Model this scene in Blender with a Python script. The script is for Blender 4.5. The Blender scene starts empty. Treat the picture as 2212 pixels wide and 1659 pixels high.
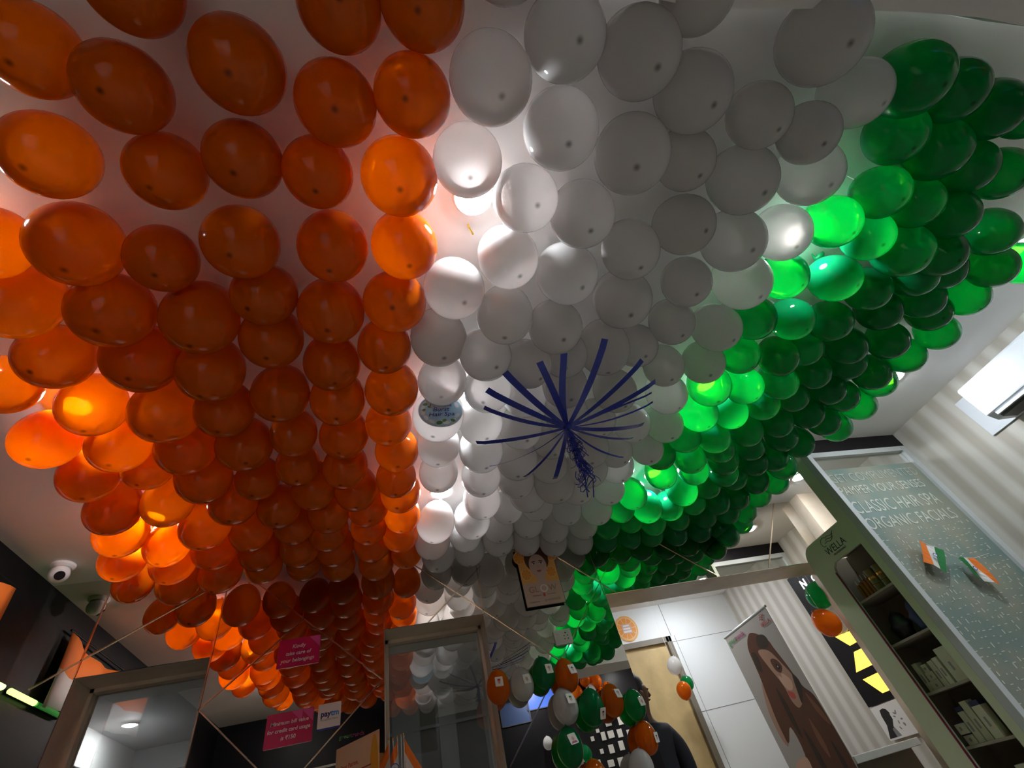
import bpy, math, random
from mathutils import Vector, Matrix
random.seed(7)
S = bpy.context.scene
COL = S.collection

# ---------------------------------------------------------------- camera
def make_camera():
    p, b, g = math.radians(44.7298), math.radians(20.8419), math.radians(-16.6846)
    f = Vector((math.sin(b)*math.cos(p), math.cos(b)*math.cos(p), math.sin(p)))
    r = Vector((math.cos(b), -math.sin(b), 0)); u = r.cross(f)
    r2 = math.cos(g)*r + math.sin(g)*u; u2 = -math.sin(g)*r + math.cos(g)*u
    cam = bpy.data.cameras.new('camera'); cam.sensor_width = 36; cam.lens = 988.31/2212*36
    cam.clip_start = 0.02; cam.clip_end = 100
    o = bpy.data.objects.new('camera', cam); COL.objects.link(o)
    m = Matrix((r2, u2, -f)).transposed().to_4x4(); m.translation = Vector((0, 0, 1.05))
    o.matrix_world = m; S.camera = o
make_camera()

# ---------------------------------------------------------------- world, exposure, bounces
W = bpy.data.worlds.new('World'); S.world = W; W.use_nodes = True
W.node_tree.nodes['Background'].inputs[0].default_value = (0.10, 0.13, 0.22, 1)
W.node_tree.nodes['Background'].inputs[1].default_value = 0.05
S.view_settings.view_transform = 'Standard'; S.view_settings.look = 'None'
S.view_settings.gamma = 1; S.view_settings.use_curve_mapping = False
S.view_settings.exposure = 1.0
cy = S.cycles
cy.max_bounces = 24; cy.diffuse_bounces = 22; cy.glossy_bounces = 5; cy.transmission_bounces = 22
cy.transparent_max_bounces = 16; cy.sample_clamp_indirect = 6; cy.caustics_reflective = False; cy.caustics_refractive = False
LAMP = 175.0         # radiance of the downlight diffusers

CEIL = 2.65

# ---------------------------------------------------------------- materials
def mat(name, color=(.5, .5, .5), rough=.5, metal=0, spec=.5, emit=0, ecol=None, noise=0, nscale=8, coat=0):
    m = bpy.data.materials.new(name); m.use_nodes = True
    nt = m.node_tree; b = nt.nodes['Principled BSDF']
    b.inputs['Base Color'].default_value = (*color, 1); b.inputs['Roughness'].default_value = rough
    b.inputs['Metallic'].default_value = metal; b.inputs['Specular IOR Level'].default_value = spec
    b.inputs['Coat Weight'].default_value = coat
    if emit:
        b.inputs['Emission Color'].default_value = (*(ecol or color), 1); b.inputs['Emission Strength'].default_value = emit
    if noise:
        tc = nt.nodes.new('ShaderNodeTexCoord'); n = nt.nodes.new('ShaderNodeTexNoise'); n.inputs['Scale'].default_value = nscale
        n.inputs['Detail'].default_value = 5
        r = nt.nodes.new('ShaderNodeValToRGB')
        r.color_ramp.elements[0].position = .3; r.color_ramp.elements[1].position = .7
        r.color_ramp.elements[0].color = tuple(c*(1-noise) for c in color)+(1,)
        r.color_ramp.elements[1].color = tuple(min(1, c*(1+noise)) for c in color)+(1,)
        nt.links.new(tc.outputs['Object'], n.inputs['Vector']); nt.links.new(n.outputs['Fac'], r.inputs['Fac'])
        nt.links.new(r.outputs['Color'], b.inputs['Base Color'])
    return m

def balloon_mat(name, col, tcol, through, clear, opaque=.35):
    """thin latex: part diffuse, part translucent, a little see-through, glossy skin; a denser spot at the crown"""
    m = bpy.data.materials.new(name); m.use_nodes = True; nt = m.node_tree; N = nt.nodes; L = nt.links
    for n in list(N): N.remove(n)
    out = N.new('ShaderNodeOutputMaterial')
    tc = N.new('ShaderNodeTexCoord'); sep = N.new('ShaderNodeSeparateXYZ'); L.new(tc.outputs['Object'], sep.inputs[0])
    mr = N.new('ShaderNodeMapRange'); mr.inputs['From Min'].default_value = -1.050; mr.inputs['From Max'].default_value = -1.040
    mr.inputs['To Min'].default_value = 0.80; mr.inputs['To Max'].default_value = 0; mr.interpolation_type = 'SMOOTHSTEP'
    L.new(sep.outputs['Z'], mr.inputs['Value'])
    def tint(c):
        x = N.new('ShaderNodeMix'); x.data_type = 'RGBA'
        x.inputs[6].default_value = (*c, 1); x.inputs[7].default_value = (*[v*.16 for v in c], 1)
        L.new(mr.outputs['Result'], x.inputs[0]); return x.outputs[2]
    d = N.new('ShaderNodeBsdfDiffuse'); L.new(tint(col), d.inputs['Color'])
    t = N.new('ShaderNodeBsdfTranslucent'); L.new(tint(tcol), t.inputs['Color'])
    a = N.new('ShaderNodeMixShader'); a.inputs[0].default_value = 1-opaque; L.new(d.outputs[0], a.inputs[1]); L.new(t.outputs[0], a.inputs[2])
    tr = N.new('ShaderNodeBsdfTransparent'); L.new(tint(through), tr.inputs['Color'])
    b = N.new('ShaderNodeMixShader'); b.inputs[0].default_value = clear; L.new(a.outputs[0], b.inputs[1]); L.new(tr.outputs[0], b.inputs[2])
    g = N.new('ShaderNodeBsdfGlossy'); g.inputs['Roughness'].default_value = .09
    fr = N.new('ShaderNodeFresnel'); fr.inputs['IOR'].default_value = 1.30
    c = N.new('ShaderNodeMixShader'); L.new(fr.outputs[0], c.inputs[0]); L.new(b.outputs[0], c.inputs[1]); L.new(g.outputs[0], c.inputs[2])
    L.new(c.outputs[0], out.inputs[0]); return m

BM = {'O': balloon_mat('orange_latex', (.995, .19, .003), (1.0, .38, .003), (1, .46, .03), .07, .42),
      'W': balloon_mat('white_latex', (.975, .955, .94), (.985, .97, .955), (1, .88, .84), .045, .40),
      'G': balloon_mat('green_latex', (.004, .34, .12), (.004, .64, .235), (.35, 1, .08), .09, .30)}

def glass_mat(name, color, rough=0, glossy=.12, clear=.9):
    m = bpy.data.materials.new(name); m.use_nodes = True; nt = m.node_tree; N = nt.nodes; L = nt.links
    for n in list(N): N.remove(n)
    out = N.new('ShaderNodeOutputMaterial'); t = N.new('ShaderNodeBsdfTransparent'); t.inputs[0].default_value = (*[v*clear for v in color], 1)
    g = N.new('ShaderNodeBsdfGlossy'); g.inputs['Roughness'].default_value = rough
    x = N.new('ShaderNodeMixShader'); x.inputs[0].default_value = glossy
    L.new(t.outputs[0], x.inputs[1]); L.new(g.outputs[0], x.inputs[2]); L.new(x.outputs[0], out.inputs[0]); return m

def frosted_mat():
    """frosted film with blotchy teal and sand tones, lets light through"""
    m = bpy.data.materials.new('frosted_film'); m.use_nodes = True; nt = m.node_tree; N = nt.nodes; L = nt.links
    for n in list(N): N.remove(n)
    out = N.new('ShaderNodeOutputMaterial'); tc = N.new('ShaderNodeTexCoord'); n = N.new('ShaderNodeTexNoise'); n.inputs['Scale'].default_value = 3.2
    r = N.new('ShaderNodeValToRGB'); r.color_ramp.elements[0].position = .42; r.color_ramp.elements[1].position = .58
    r.color_ramp.elements[0].color = (.30, .42, .38, 1); r.color_ramp.elements[1].color = (.44, .46, .37, 1)
    L.new(tc.outputs['Object'], n.inputs['Vector']); L.new(n.outputs['Fac'], r.inputs[0])
    d = N.new('ShaderNodeBsdfDiffuse'); L.new(r.outputs[0], d.inputs[0])
    t = N.new('ShaderNodeBsdfTranslucent'); L.new(r.outputs[0], t.inputs[0])
    g = N.new('ShaderNodeBsdfGlossy'); g.inputs['Roughness'].default_value = .14
    a = N.new('ShaderNodeMixShader'); a.inputs[0].default_value = .4; L.new(d.outputs[0], a.inputs[1]); L.new(t.outputs[0], a.inputs[2])
    b = N.new('ShaderNodeMixShader'); b.inputs[0].default_value = .16; L.new(a.outputs[0], b.inputs[1]); L.new(g.outputs[0], b.inputs[2])
    L.new(b.outputs[0], out.inputs[0]); return m

def stripe_mat():
    """wallpaper with soft vertical stripes"""
    m = bpy.data.materials.new('striped_wallpaper'); m.use_nodes = True; nt = m.node_tree; N = nt.nodes; L = nt.links
    b = N['Principled BSDF']; b.inputs['Roughness'].default_value = .55
    tc = N.new('ShaderNodeTexCoord'); w = N.new('ShaderNodeTexWave'); w.wave_type = 'BANDS'; w.bands_direction = 'Y'
    w.inputs['Scale'].default_value = 2.3; w.inputs['Distortion'].default_value = 0
    n = N.new('ShaderNodeTexNoise'); n.inputs['Scale'].default_value = 30; mp = N.new('ShaderNodeMapping'); mp.inputs['Scale'].default_value = (1, 1, .04)
    L.new(tc.outputs['Object'], mp.inputs[0]); L.new(mp.outputs[0], n.inputs['Vector']); L.new(tc.outputs['Object'], w.inputs['Vector'])
    x = N.new('ShaderNodeMix'); x.data_type = 'FLOAT'; x.inputs[0].default_value = .22; L.new(w.outputs['Fac'], x.inputs[2]); L.new(n.outputs['Fac'], x.inputs[3])
    r = N.new('ShaderNodeValToRGB'); r.color_ramp.elements[0].color = (.47, .43, .37, 1); r.color_ramp.elements[1].color = (.63, .60, .55, 1)
    r.color_ramp.elements[0].position = .25; r.color_ramp.elements[1].position = .8
    L.new(x.outputs[0], r.inputs[0]); L.new(r.outputs[0], b.inputs['Base Color']); return m

def tile_mat():
    m = mat('white_wall_tile', (.82, .84, .85), .5); nt = m.node_tree; N = nt.nodes; L = nt.links
    return m

M = dict(
    ceiling=mat('ceiling_paint', (.84, .82, .80), .7), mirror=mat('mirror_silver', (.74, .69, .62), .0, 1),
    wood=mat('pale_laminate', (.58, .48, .37), .4, noise=.12, nscale=6), brass=mat('brushed_strip', (.62, .48, .34), .25, 1),
    black=mat('black_lacquer', (.006, .005, .007), .45, spec=.22), floor=mat('floor_tile', (.26, .24, .21), .3),
    steel=mat('chrome', (.8, .8, .8), .15, 1), white=mat('white_plastic', (.80, .80, .78), .4), paper=mat('white_card', (.80, .77, .74), .6),
    grey=mat('grey_plaster', (.42, .41, .39), .7), darkgrey=mat('dark_grey', (.06, .06, .07), .5), alu=mat('satin_frame', (.55, .58, .58), .35),
    stripe=stripe_mat(), film=frosted_mat(), clear=glass_mat('added_door_glass', (1, 1, 1), .0, .06), glass=glass_mat('window_glass', (.93, .95, .93), .0, .20), lampm=None,
    etched=mat('etched_letter', (.60, .64, .56), .3), etchdark=mat('etched_letter_dark', (.42, .47, .43), .35),  # second tone is darker, for the top row of letters
    navy=mat('navy_foil_ribbon', (.012, .028, .36), .25, .15, coat=.4), magenta=mat('magenta_acrylic', (.55, .012, .10), .3),
    pinktri=mat('pink_print', (.72, .10, .32), .3), ink=mat('black_ink', (.012, .012, .014), .5), inkwhite=mat('white_ink', (.85, .80, .80), .5),
    blueink=mat('navy_ink', (.01, .02, .14), .4), skyink=mat('cyan_ink', (.02, .25, .60), .4), saffron=mat('saffron_cloth', (.85, .20, .02), .7),
    flagwhite=mat('white_cloth', (.75, .74, .72), .7), flaggreen=mat('green_cloth', (.01, .18, .04), .7), chakra=mat('blue_print', (.02, .04, .35), .6),
    gold=mat('gold', (.9, .6, .12), .2, 1), dskin=mat('dark_skin_print', (.40, .23, .16), .5), skin=mat('skin_print', (.62, .38, .28), .5), skin2=mat('pale_skin_print', (.66, .44, .36), .5),  # dskin: dark print tone of the banner face and some poster letters
    hair=mat('dark_hair_print', (.035, .020, .015), .5), lip=mat('lip_print', (.50, .07, .06), .4), orange=mat('orange_print', (.85, .30, .02), .45),
    yellow=mat('yellow_print', (.82, .48, .05), .45), rind=mat('orange_rind_print', (.88, .42, .10), .45), cream=mat('cream_print', (.80, .66, .45), .5),
    rack=mat('pale_green_laminate', (.60, .66, .45), .4), rackin=mat('shelf_back', (.32, .28, .21), .5), plum=mat('plum_edge', (.22, .01, .06), .4),
    doorw=mat('birch_door', (.58, .42, .20), .45, noise=.18, nscale=5), doorf=mat('taupe_frame', (.22, .19, .15), .5),
    tile=tile_mat(), grout=mat('grout', (.20, .20, .20), .8), boxm=mat('cream_carton', (.52, .53, .36), .5), capm=mat('navy_band', (.02, .025, .07), .5),
    amber=mat('amber_bottle', (.30, .12, .02), .12), jar=mat('olive_jar', (.20, .17, .06), .15), bag=mat('black_bag', (.012, .012, .018), .35),
    bluebag=mat('blue_wrap', (.03, .06, .16), .4), shirt=mat('dark_navy_shirt', (.008, .008, .016), .8), skinr=mat('skin', (.16, .07, .04), .55),
    hairr=mat('black_hair', (.008, .005, .006), .6), ac=mat('ac_shell', (.74, .77, .82), .35), acd=mat('ac_grille', (.10, .09, .09), .5),
    yglow=mat('yellow_lamp', (1, .70, .12), .5, emit=1.1, ecol=(1, .58, .06)), wglow=mat('white_sign_letter', (1, 1, 1), .5, emit=2.5, ecol=(.9, .95, 1)),
    gglow=mat('green_tube', (.6, 1, .3), .5, emit=1.6, ecol=(.55, 1, .25)), gdim=mat('green_gel', (.02, .30, .03), .3, emit=.10, ecol=(.05, .6, .08)),
    bglow=mat('blue_pane', (.05, .12, .5), .3, emit=.22, ecol=(.08, .20, .85)), bannerbg=mat('banner_vinyl', (.42, .39, .36), .5),
    brownhair=mat('brown_hair_print', (.10, .035, .018), .5), hairhi=mat('auburn_hair_print', (.20, .08, .04), .5), leaf=mat('leaf_print', (.10, .26, .08), .5),
    aqua=mat('pale_blue_print', (.45, .70, .90), .4), splash=mat('milk_print', (.85, .90, .95), .4), maroon=mat('maroon_panel', (.07, .02, .03), .4),
    greyink=mat('grey_ink', (.25, .25, .25), .5), greenink=mat('green_ink', (.05, .30, .08), .5), magink=mat('magenta_ink', (.40, .03, .18), .5),
    redink=mat('red_ink', (.50, .04, .04), .5), stem=mat('dry_grass', (.35, .28, .12), .7))

# ---------------------------------------------------------------- helpers
def link(name, me, mats, parent=None, smooth=False):
    vs = [v.co.copy() for v in me.vertices]
    lo = Vector([min(v[i] for v in vs) for i in range(3)]); hi = Vector([max(v[i] for v in vs) for i in range(3)])
    c = (lo+hi)/2
    for v in me.vertices: v.co -= c
    for m in (mats if isinstance(mats, (list, tuple)) else [mats]): me.materials.append(m)
    if smooth:
        for p in me.polygons: p.use_smooth = True
    o = bpy.data.objects.new(name, me); COL.objects.link(o); o.location = c; adopt(o, parent)
    return o
WP = {}
def PB(p): return Matrix.LocRotScale(p.location, p.rotation_euler, p.scale).inverted()   # parts keep world coordinates as their own
def adopt(o, parent):
    WP[o.name] = Vector(o.location)
    if parent:
        o.parent = parent; o.matrix_parent_inverse = PB(parent)
def setp(o, label=None, cat=None, group=None, kind=None):
    if label: o['label'] = label
    if cat: o['category'] = cat
    if group: o['group'] = group
    if kind: o['kind'] = kind
    return o
def empty(name, loc, label=None, cat=None, group=None):
    o = bpy.data.objects.new(name, None); COL.objects.link(o); o.location = loc; o.empty_display_size = .05; WP[o.name] = Vector(loc)
    return setp(o, label, cat, group)
def mesh(name, verts, faces, mats, parent=None, smooth=False, mi=None):
    me = bpy.data.meshes.new(name); me.from_pydata([tuple(v) for v in verts], [], faces); me.update()
    if mi:
        for p, k in zip(me.polygons, mi): p.material_index = k
    return link(name, me, mats, parent, smooth)
class MB:
    def __init__(s): s.v = []; s.f = []; s.m = []
    def box(s, x0, x1, y0, y1, z0, z1, k=0):
        n = len(s.v); s.v += [Vector(p) for p in ((x0,y0,z0),(x1,y0,z0),(x1,y1,z0),(x0,y1,z0),(x0,y0,z1),(x1,y0,z1),(x1,y1,z1),(x0,y1,z1))]
        F = ((3,2,1,0),(4,5,6,7),(0,1,5,4),(1,2,6,5),(2,3,7,6),(3,0,4,7)); s.f += [tuple(n+i for i in q) for q in F]; s.m += [k]*6; return s
    def prism(s, pts, d, k=0):
        """pts: 3D outline; d: extrusion vector"""
        n = len(s.v); c = len(pts); d = Vector(d); s.v += [Vector(p) for p in pts]+[Vector(p)+d for p in pts]
        s.f.append(tuple(range(n+c-1, n-1, -1))); s.f.append(tuple(range(n+c, n+2*c)))
        s.f += [(n+i, n+(i+1) % c, n+c+(i+1) % c, n+c+i) for i in range(c)]; s.m += [k]*(c+2); return s
    def tube(s, path, rad, seg=8, k=0):
        rad = rad if isinstance(rad, (list, tuple)) else [rad]*len(path); path = [Vector(p) for p in path]; n = len(s.v)
        for i, p in enumerate(path):
            t = (path[min(i+1, len(path)-1)]-path[max(i-1, 0)]).normalized()
            a = t.orthogonal().normalized() if i == 0 else (a-t*a.dot(t)).normalized()
            b = t.cross(a)
            s.v += [p+(a*math.cos(2*math.pi*j/seg)+b*math.sin(2*math.pi*j/seg))*rad[i] for j in range(seg)]
        for i in range(len(path)-1):
            for j in range(seg): s.f.append((n+i*seg+j, n+i*seg+(j+1) % seg, n+(i+1)*seg+(j+1) % seg, n+(i+1)*seg+j)); s.m.append(k)
        s.f.append(tuple(n+j for j in range(seg-1, -1, -1))); s.f.append(tuple(n+(len(path)-1)*seg+j for j in range(seg))); s.m += [k, k]; return s
    def lathe(s, c, prof, seg=24, k=0, squash=1.0):
        """prof: (radius, z) pairs around a vertical axis at c"""
        n = len(s.v); c = Vector(c)
        for r, z in prof: s.v += [c+Vector((r*math.cos(2*math.pi*j/seg), r*squash*math.sin(2*math.pi*j/seg), z)) for j in range(seg)]
        for i in range(len(prof)-1):
            for j in range(seg): s.f.append((n+i*seg+j, n+i*seg+(j+1) % seg, n+(i+1)*seg+(j+1) % seg, n+(i+1)*seg+j)); s.m.append(k)
        s.f.append(tuple(n+j for j in range(seg-1, -1, -1))); s.f.append(tuple(n+(len(prof)-1)*seg+j for j in range(seg))); s.m += [k, k]; return s
    def build(s, name, mats, parent=None, smooth=False, bevel=0):
        o = mesh(name, s.v, s.f, mats, parent, smooth, s.m)
        if bevel:
            b = o.modifiers.new('edge', 'BEVEL'); b.width = bevel; b.segments = 2; b.limit_method = 'ANGLE'
        return o
def box(name, x0, x1, y0, y1, z0, z1, m, parent=None, bevel=0): return MB().box(x0, x1, y0, y1, z0, z1).build(name, m, parent, bevel=bevel)

# flat printed surfaces that lie on real panels: a frame is (origin, right, up, outward normal)
def frame(o, u, v): u = Vector(u).normalized(); v = Vector(v).normalized(); return (Vector(o), u, v, u.cross(v))
def P2(F, a, b, h=0): return F[0]+F[1]*a+F[2]*b+F[3]*h
def ell(cx, cy, rx, ry, n=24, rot=0, a0=0, a1=360):
    R = math.radians; out = []
    full = a1-a0 >= 360
    for i in range(n if full else n+1):
        t = R(a0+(a1-a0)*i/n); x, y = rx*math.cos(t), ry*math.sin(t); r = R(rot)
        out.append((cx+x*math.cos(r)-y*math.sin(r), cy+x*math.sin(r)+y*math.cos(r)))
    return out
def rect(x0, y0, x1, y1): return [(x0, y0), (x1, y0), (x1, y1), (x0, y1)]
def rrect(x0, y0, x1, y1, r, n=4):
    o = []
    for cx, cy, a in ((x1-r, y0+r, -90), (x1-r, y1-r, 0), (x0+r, y1-r, 90), (x0+r, y0+r, 180)):
        o += [(cx+r*math.cos(math.radians(a+90*i/n)), cy+r*math.sin(math.radians(a+90*i/n))) for i in range(n+1)]
    return o
def smooth(p, n=4):
    o = []; L = len(p)
    for i in range(L):
        a, b, c, d = p[i-1], p[i], p[(i+1) % L], p[(i+2) % L]
        for k in range(n):
            t = k/n; o.append(tuple(.5*((2*b[j])+(-a[j]+c[j])*t+(2*a[j]-5*b[j]+4*c[j]-d[j])*t*t+(-a[j]+3*b[j]-3*c[j]+d[j])*t**3) for j in (0, 1)))
    return o
def art(name, F, panel, thick, shapes, parent=None):
    """a panel of real thickness with printed shapes laid on its face; shapes: (outline, material)"""
    b = MB(); mats = [panel[1]]; b.prism([P2(F, x, y, -thick) for x, y in panel[0]], F[3]*thick, 0)
    h = .0004
    for pts, m in shapes:
        if m not in mats: mats.append(m)
        k = mats.index(m); n = len(b.v); b.v += [P2(F, x, y, h) for x, y in pts]; b.f.append(tuple(range(n, n+len(pts)))); b.m.append(k); h += .00005
    return b.build(name, mats, parent)
def text(name, s, F, x, y, size, m, parent=None, align='LEFT', shear=0, h=.001, extr=.0004, sx=1, bold=0):
    c = bpy.data.curves.new(name, 'FONT'); c.body = s; c.size = size; c.align_x = align; c.shear = shear; c.extrude = extr; c.resolution_u = 3
    c.offset = bold; c.materials.append(m)
    tmp = bpy.data.objects.new('lettering_outline', c); me = bpy.data.meshes.new_from_object(tmp); bpy.data.objects.remove(tmp)
    mt = Matrix((F[1]*sx, F[2], F[3])).transposed().to_4x4(); mt.translation = P2(F, x, y, h); me.transform(mt)
    me.materials.clear(); return link(name, me, m, parent)
def pface(cx, cy, s, mats, hat=0):
    """small portrait print: shoulders, neck, head, hair"""
    sk, hr, cl = mats
    out = [(ell(cx, cy-.62*s, .52*s, .36*s, 16, 0, 0, 180), cl), (rect(cx-.12*s, cy-.40*s, cx+.12*s, cy-.1*s), sk), (ell(cx, cy+.02*s, .27*s, .36*s, 18), sk),
           (ell(cx, cy+.17*s, .30*s, .26*s, 14, 0, 0, 180), hr)]
    if hat == 1: out.append((ell(cx, cy+.20*s, .46*s, .07*s, 14), hr)); out.append((ell(cx, cy+.22*s, .26*s, .26*s, 12, 0, 0, 180), hr))
    if hat == 2: out = out[:-1]
    if hat == 3: out.append((rect(cx-.26*s, cy+.18*s, cx+.26*s, cy+.46*s), hr))
    for q in (-.10, .10): out.append((ell(cx+q*s, cy+.05*s, .045*s, .025*s, 8), M['hair']))
    out.append((ell(cx, cy-.09*s, .10*s, .03*s, 8), hr if hat in (1, 3) else M['lip'])); return out

# ================================================================ THE SETTING
XL, XR, YM, YF = -1.92, 3.68, 3.0, -1.4
setp(box('floor', -4.2, XR+.1, YF-.1, 7.3, -.08, 0, M['floor']), kind='structure')
setp(box('ceiling', -4.2, XR+.1, YF-.1, 7.3, CEIL, CEIL+.08, M['ceiling']), kind='structure')
setp(box('wall_left', XL-.08, XL, YF, YM, 0, CEIL, M['black']), kind='structure')
setp(box('wall_right', XR, XR+.08, YF, 5.0, 0, CEIL, M['stripe']), kind='structure')
setp(MB().box(XL, -1.75, YF-.08, YF, 0, CEIL).box(-1.75, -.35, YF-.08, YF, 2.08, CEIL).box(-.35, XR, YF-.08, YF, 0, CEIL).build('wall_front', M['black']), kind='structure')
# added glass door and lit arcade, made up to light the mirror wall
d2 = setp(MB().box(-1.75, -1.71, YF-.06, YF-.02, 0, 2.08).box(-.39, -.35, YF-.06, YF-.02, 0, 2.08).box(-1.71, -.39, YF-.06, YF-.02, 2.04, 2.08).build('door_added', M['alu']), kind='structure')
box('added_door_glass', -1.71, -.39, YF-.044, YF-.036, 0, 2.04, M['clear'], d2)
setp(MB().box(-2.6, .6, -4.2, YF-.08, -.08, 0).build('floor_added_arcade', M['paper']), kind='structure')
setp(MB().box(-2.6, .6, -4.2, YF-.08, 2.40, 2.48).build('ceiling_added_arcade', M['ceiling']), kind='structure')
setp(MB().box(-2.68, -2.6, -4.2, YF-.08, 0, 2.48).box(.6, .68, -4.2, YF-.08, 0, 2.48).box(-2.68, .68, -4.28, -4.2, 0, 2.48).build('wall_added_arcade', M['ceiling']), kind='structure')
for py0, lb in ((-2.3, 'unseen square fill light added outside the front wall, nearest the added door'), (-3.5, 'unseen square fill light added outside the front wall, farther from the door')):
    t = empty('added_fill_panel', (-1.0, py0, 2.4), lb, 'ceiling light', 'added fill light panels')
    box('casing', -1.32, -.68, py0-.32, py0+.32, 2.375, 2.399, M['white'], t); box('diffuser', -1.30, -.70, py0-.30, py0+.30, 2.368, 2.375, mat('added_fill_diffuser', (1, 1, 1), .5, emit=13, ecol=(1, .93, .84)), t)  # glowing panels added to send fill light in through the door
# rear wall: laminate core with three openings, mirror skin in front
WIN = [(-1.62, -1.0, .95, 2.13), (-.09, .513, .95, 2.13)]; DOOR = (1.352, 3.28, 0, 2.13)
def holed(b, y0, y1):
    b.box(XL, XR, y0, y1, 2.13, CEIL)
    b.box(XL, -1.62, y0, y1, 0, 2.13); b.box(-1.0, -.09, y0, y1, 0, 2.13); b.box(.513, 1.352, y0, y1, 0, 2.13); b.box(3.28, XR, y0, y1, 0, 2.13)
    b.box(-1.62, -1.0, y0, y1, 0, .95); b.box(-.09, .513, y0, y1, 0, .95); return b
wb = holed(MB(), YM+.01, YM+.27).build('wall_back', M['wood']); setp(wb, kind='structure')
mir = holed(MB(), YM, YM+.01).build('mirror_panel', M['mirror'], wb)
setp(mir, label='mirror cladding on the laminate wall')
V = [((.515, 2.13), (.515, CEIL)), ((-1.0, .9), (-1.0, CEIL)), ((-.09, 2.13), (-.09, CEIL)), ((-1.62, 2.13), (-1.62, CEIL)), ((1.345, 2.13), (1.345, CEIL)),
     ((-.99, CEIL), (-.1, 1.87)), ((-1.0, 1.883), (-.545, 2.262)), ((-1.0, 1.883), (-.50, 1.42)), ((-.1, 1.87), (-.9, 1.17)),
     ((.169, 2.13), (.542, 2.44)), ((-.06, CEIL), (.933, 1.79)), ((.933, 1.79), (1.76, CEIL)), ((.933, 1.79), (.53, 1.368)), ((1.43, 2.135), (.85, CEIL)),
     ((2.24, 2.14), (1.66, CEIL)), ((2.70, 2.14), (3.12, CEIL)), ((-1.80, 2.11), (-1.12, 2.50))]
for (a, b), (c, d) in V:
    L = math.hypot(c-a, d-b); nx, nz = -(d-b)/L*.0032, (c-a)/L*.0032
    MB().prism([(a-nx, YM-.005, b-nz), (c-nx, YM-.005, d-nz), (c+nx, YM-.005, d+nz), (a+nx, YM-.005, b+nz)], (0, .0049, 0)).build('metal_strip', M['brass'], wb)
# glazed windows set at the far face of the wall
for i, (x0, x1, z0, z1) in enumerate(WIN):
    w = setp(MB().box(x0, x0+.018, YM+.19, YM+.26, z0, z1).box(x1-.018, x1, YM+.19, YM+.26, z0, z1).box(x0, x1, YM+.19, YM+.26, z1-.02, z1).box(x0, x1, YM+.19, YM+.26, z0, z0+.02).build('window_%d' % (i+1), M['wood']), kind='structure')
    box('pane', x0+.018, x1-.018, YM+.235, YM+.241, z0+.02, z1-.02, M['glass'], w)
# column that stands beside the opening, against the right wall
setp(MB().box(3.28, XR, 2.89, YM, 0, CEIL).build('trim_1', M['wood']), kind='structure')
# rooms behind
rb = MB().box(-.2+2.4, XR, 5.0, 5.08, 2.322, CEIL).box(2.803, XR, 5.0, 5.08, 0, 2.322).box(1.3, 1.86, 5.0, 5.08, 0, CEIL).box(1.86, 2.2, 5.0, 5.08, 2.322, CEIL).build('wall_passage', M['tile'])
setp(rb, kind='structure')
g = MB()
for z in (2.265, 1.635, 1.0, .365): g.box(2.803, XR, 4.9985, 5.0, z-.002, z+.002)
g.box(2.824, 2.830, 4.9985, 5.0, 2.322, CEIL); g.box(2.862, 2.866, 4.9985, 5.0, 0, 2.322)
g.build('tile_joint', M['grout'], rb)
dd = setp(box('door_1', 1.86, 2.745, 5.02, 5.06, 0, 2.27, M['doorw']), kind='structure')
MB().box(2.745, 2.803, 4.98, 5.06, 0, 2.322).box(1.80, 2.803, 4.98, 5.06, 2.27, 2.322).box(1.80, 1.86, 4.98, 5.06, 0, 2.27).build('door_frame', M['doorf'], dd)
setp(box('wall_inner', 1.20, 1.30, YM+.27, 5.08, 0, CEIL, M['grey']), kind='structure')
# the room behind the two windows
setp(box('wall_office_side', -2.86, -2.78, YM+.27, 6.8, 0, CEIL, M['ceiling']), kind='structure')
setp(box('wall_office_rear', -2.78, 1.2, 6.75, 6.83, 0, CEIL, M['grey']), kind='structure')
setp(box('wall_office_near', -2.86, XL, YM+.01, YM+.27, 0, CEIL, M['grey']), kind='structure')
setp(box('wall_office_end', 1.2, 1.3, 5.08, 6.83, 0, CEIL, M['grey']), kind='structure')
c = empty('wall_cabinet', (-2.2, 6.5, 1.9), 'maroon wall cabinet with a pale top ledge behind the small window', 'cabinet')
box('body', -2.70, -1.2, 6.45, 6.74, 1.9, 2.36, M['maroon'], c); box('ledge', -2.70, -1.2, 6.36, 6.74, 1.86, 1.90, M['white'], c)
c = setp(box('storage_unit', -2.77, -2.45, 4.2, 6.2, 0, 2.22, M['darkgrey'], bevel=.01), 'tall dark storage unit along the side wall seen through the small window', 'cabinet')
st = MB()
for x0, x1 in ((-.55, -.30), (-.12, .2), (.42, .62), (.95, 1.15)): st.box(x0, x1, 6.70, 6.745, 0, CEIL)
st.box(-.6, 1.15, 6.69, 6.70, 2.28, 2.31); setp(st.build('trim_3', M['alu']), kind='structure')
# bulkhead beam above the camera, slightly bowed lower edge
pts = [(.40, -.62), (.44, -.10), (.50, -.03), (.62, .0), (.74, .0), (.93, -.015), (1.13, -.045), (1.47, -.085), (1.70, -.105), (1.90, -.11), (2.6, -.17), (XR, -.32), (XR, -.62)]
setp(MB().prism([(x, y, 2.45) for x, y in pts], (0, 0, .20)).build('trim_2', M['ceiling']), kind='structure')
setp(box('trim_4', XL, .40, -.62, -.50, 2.12, CEIL, M['black']), kind='structure')

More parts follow.
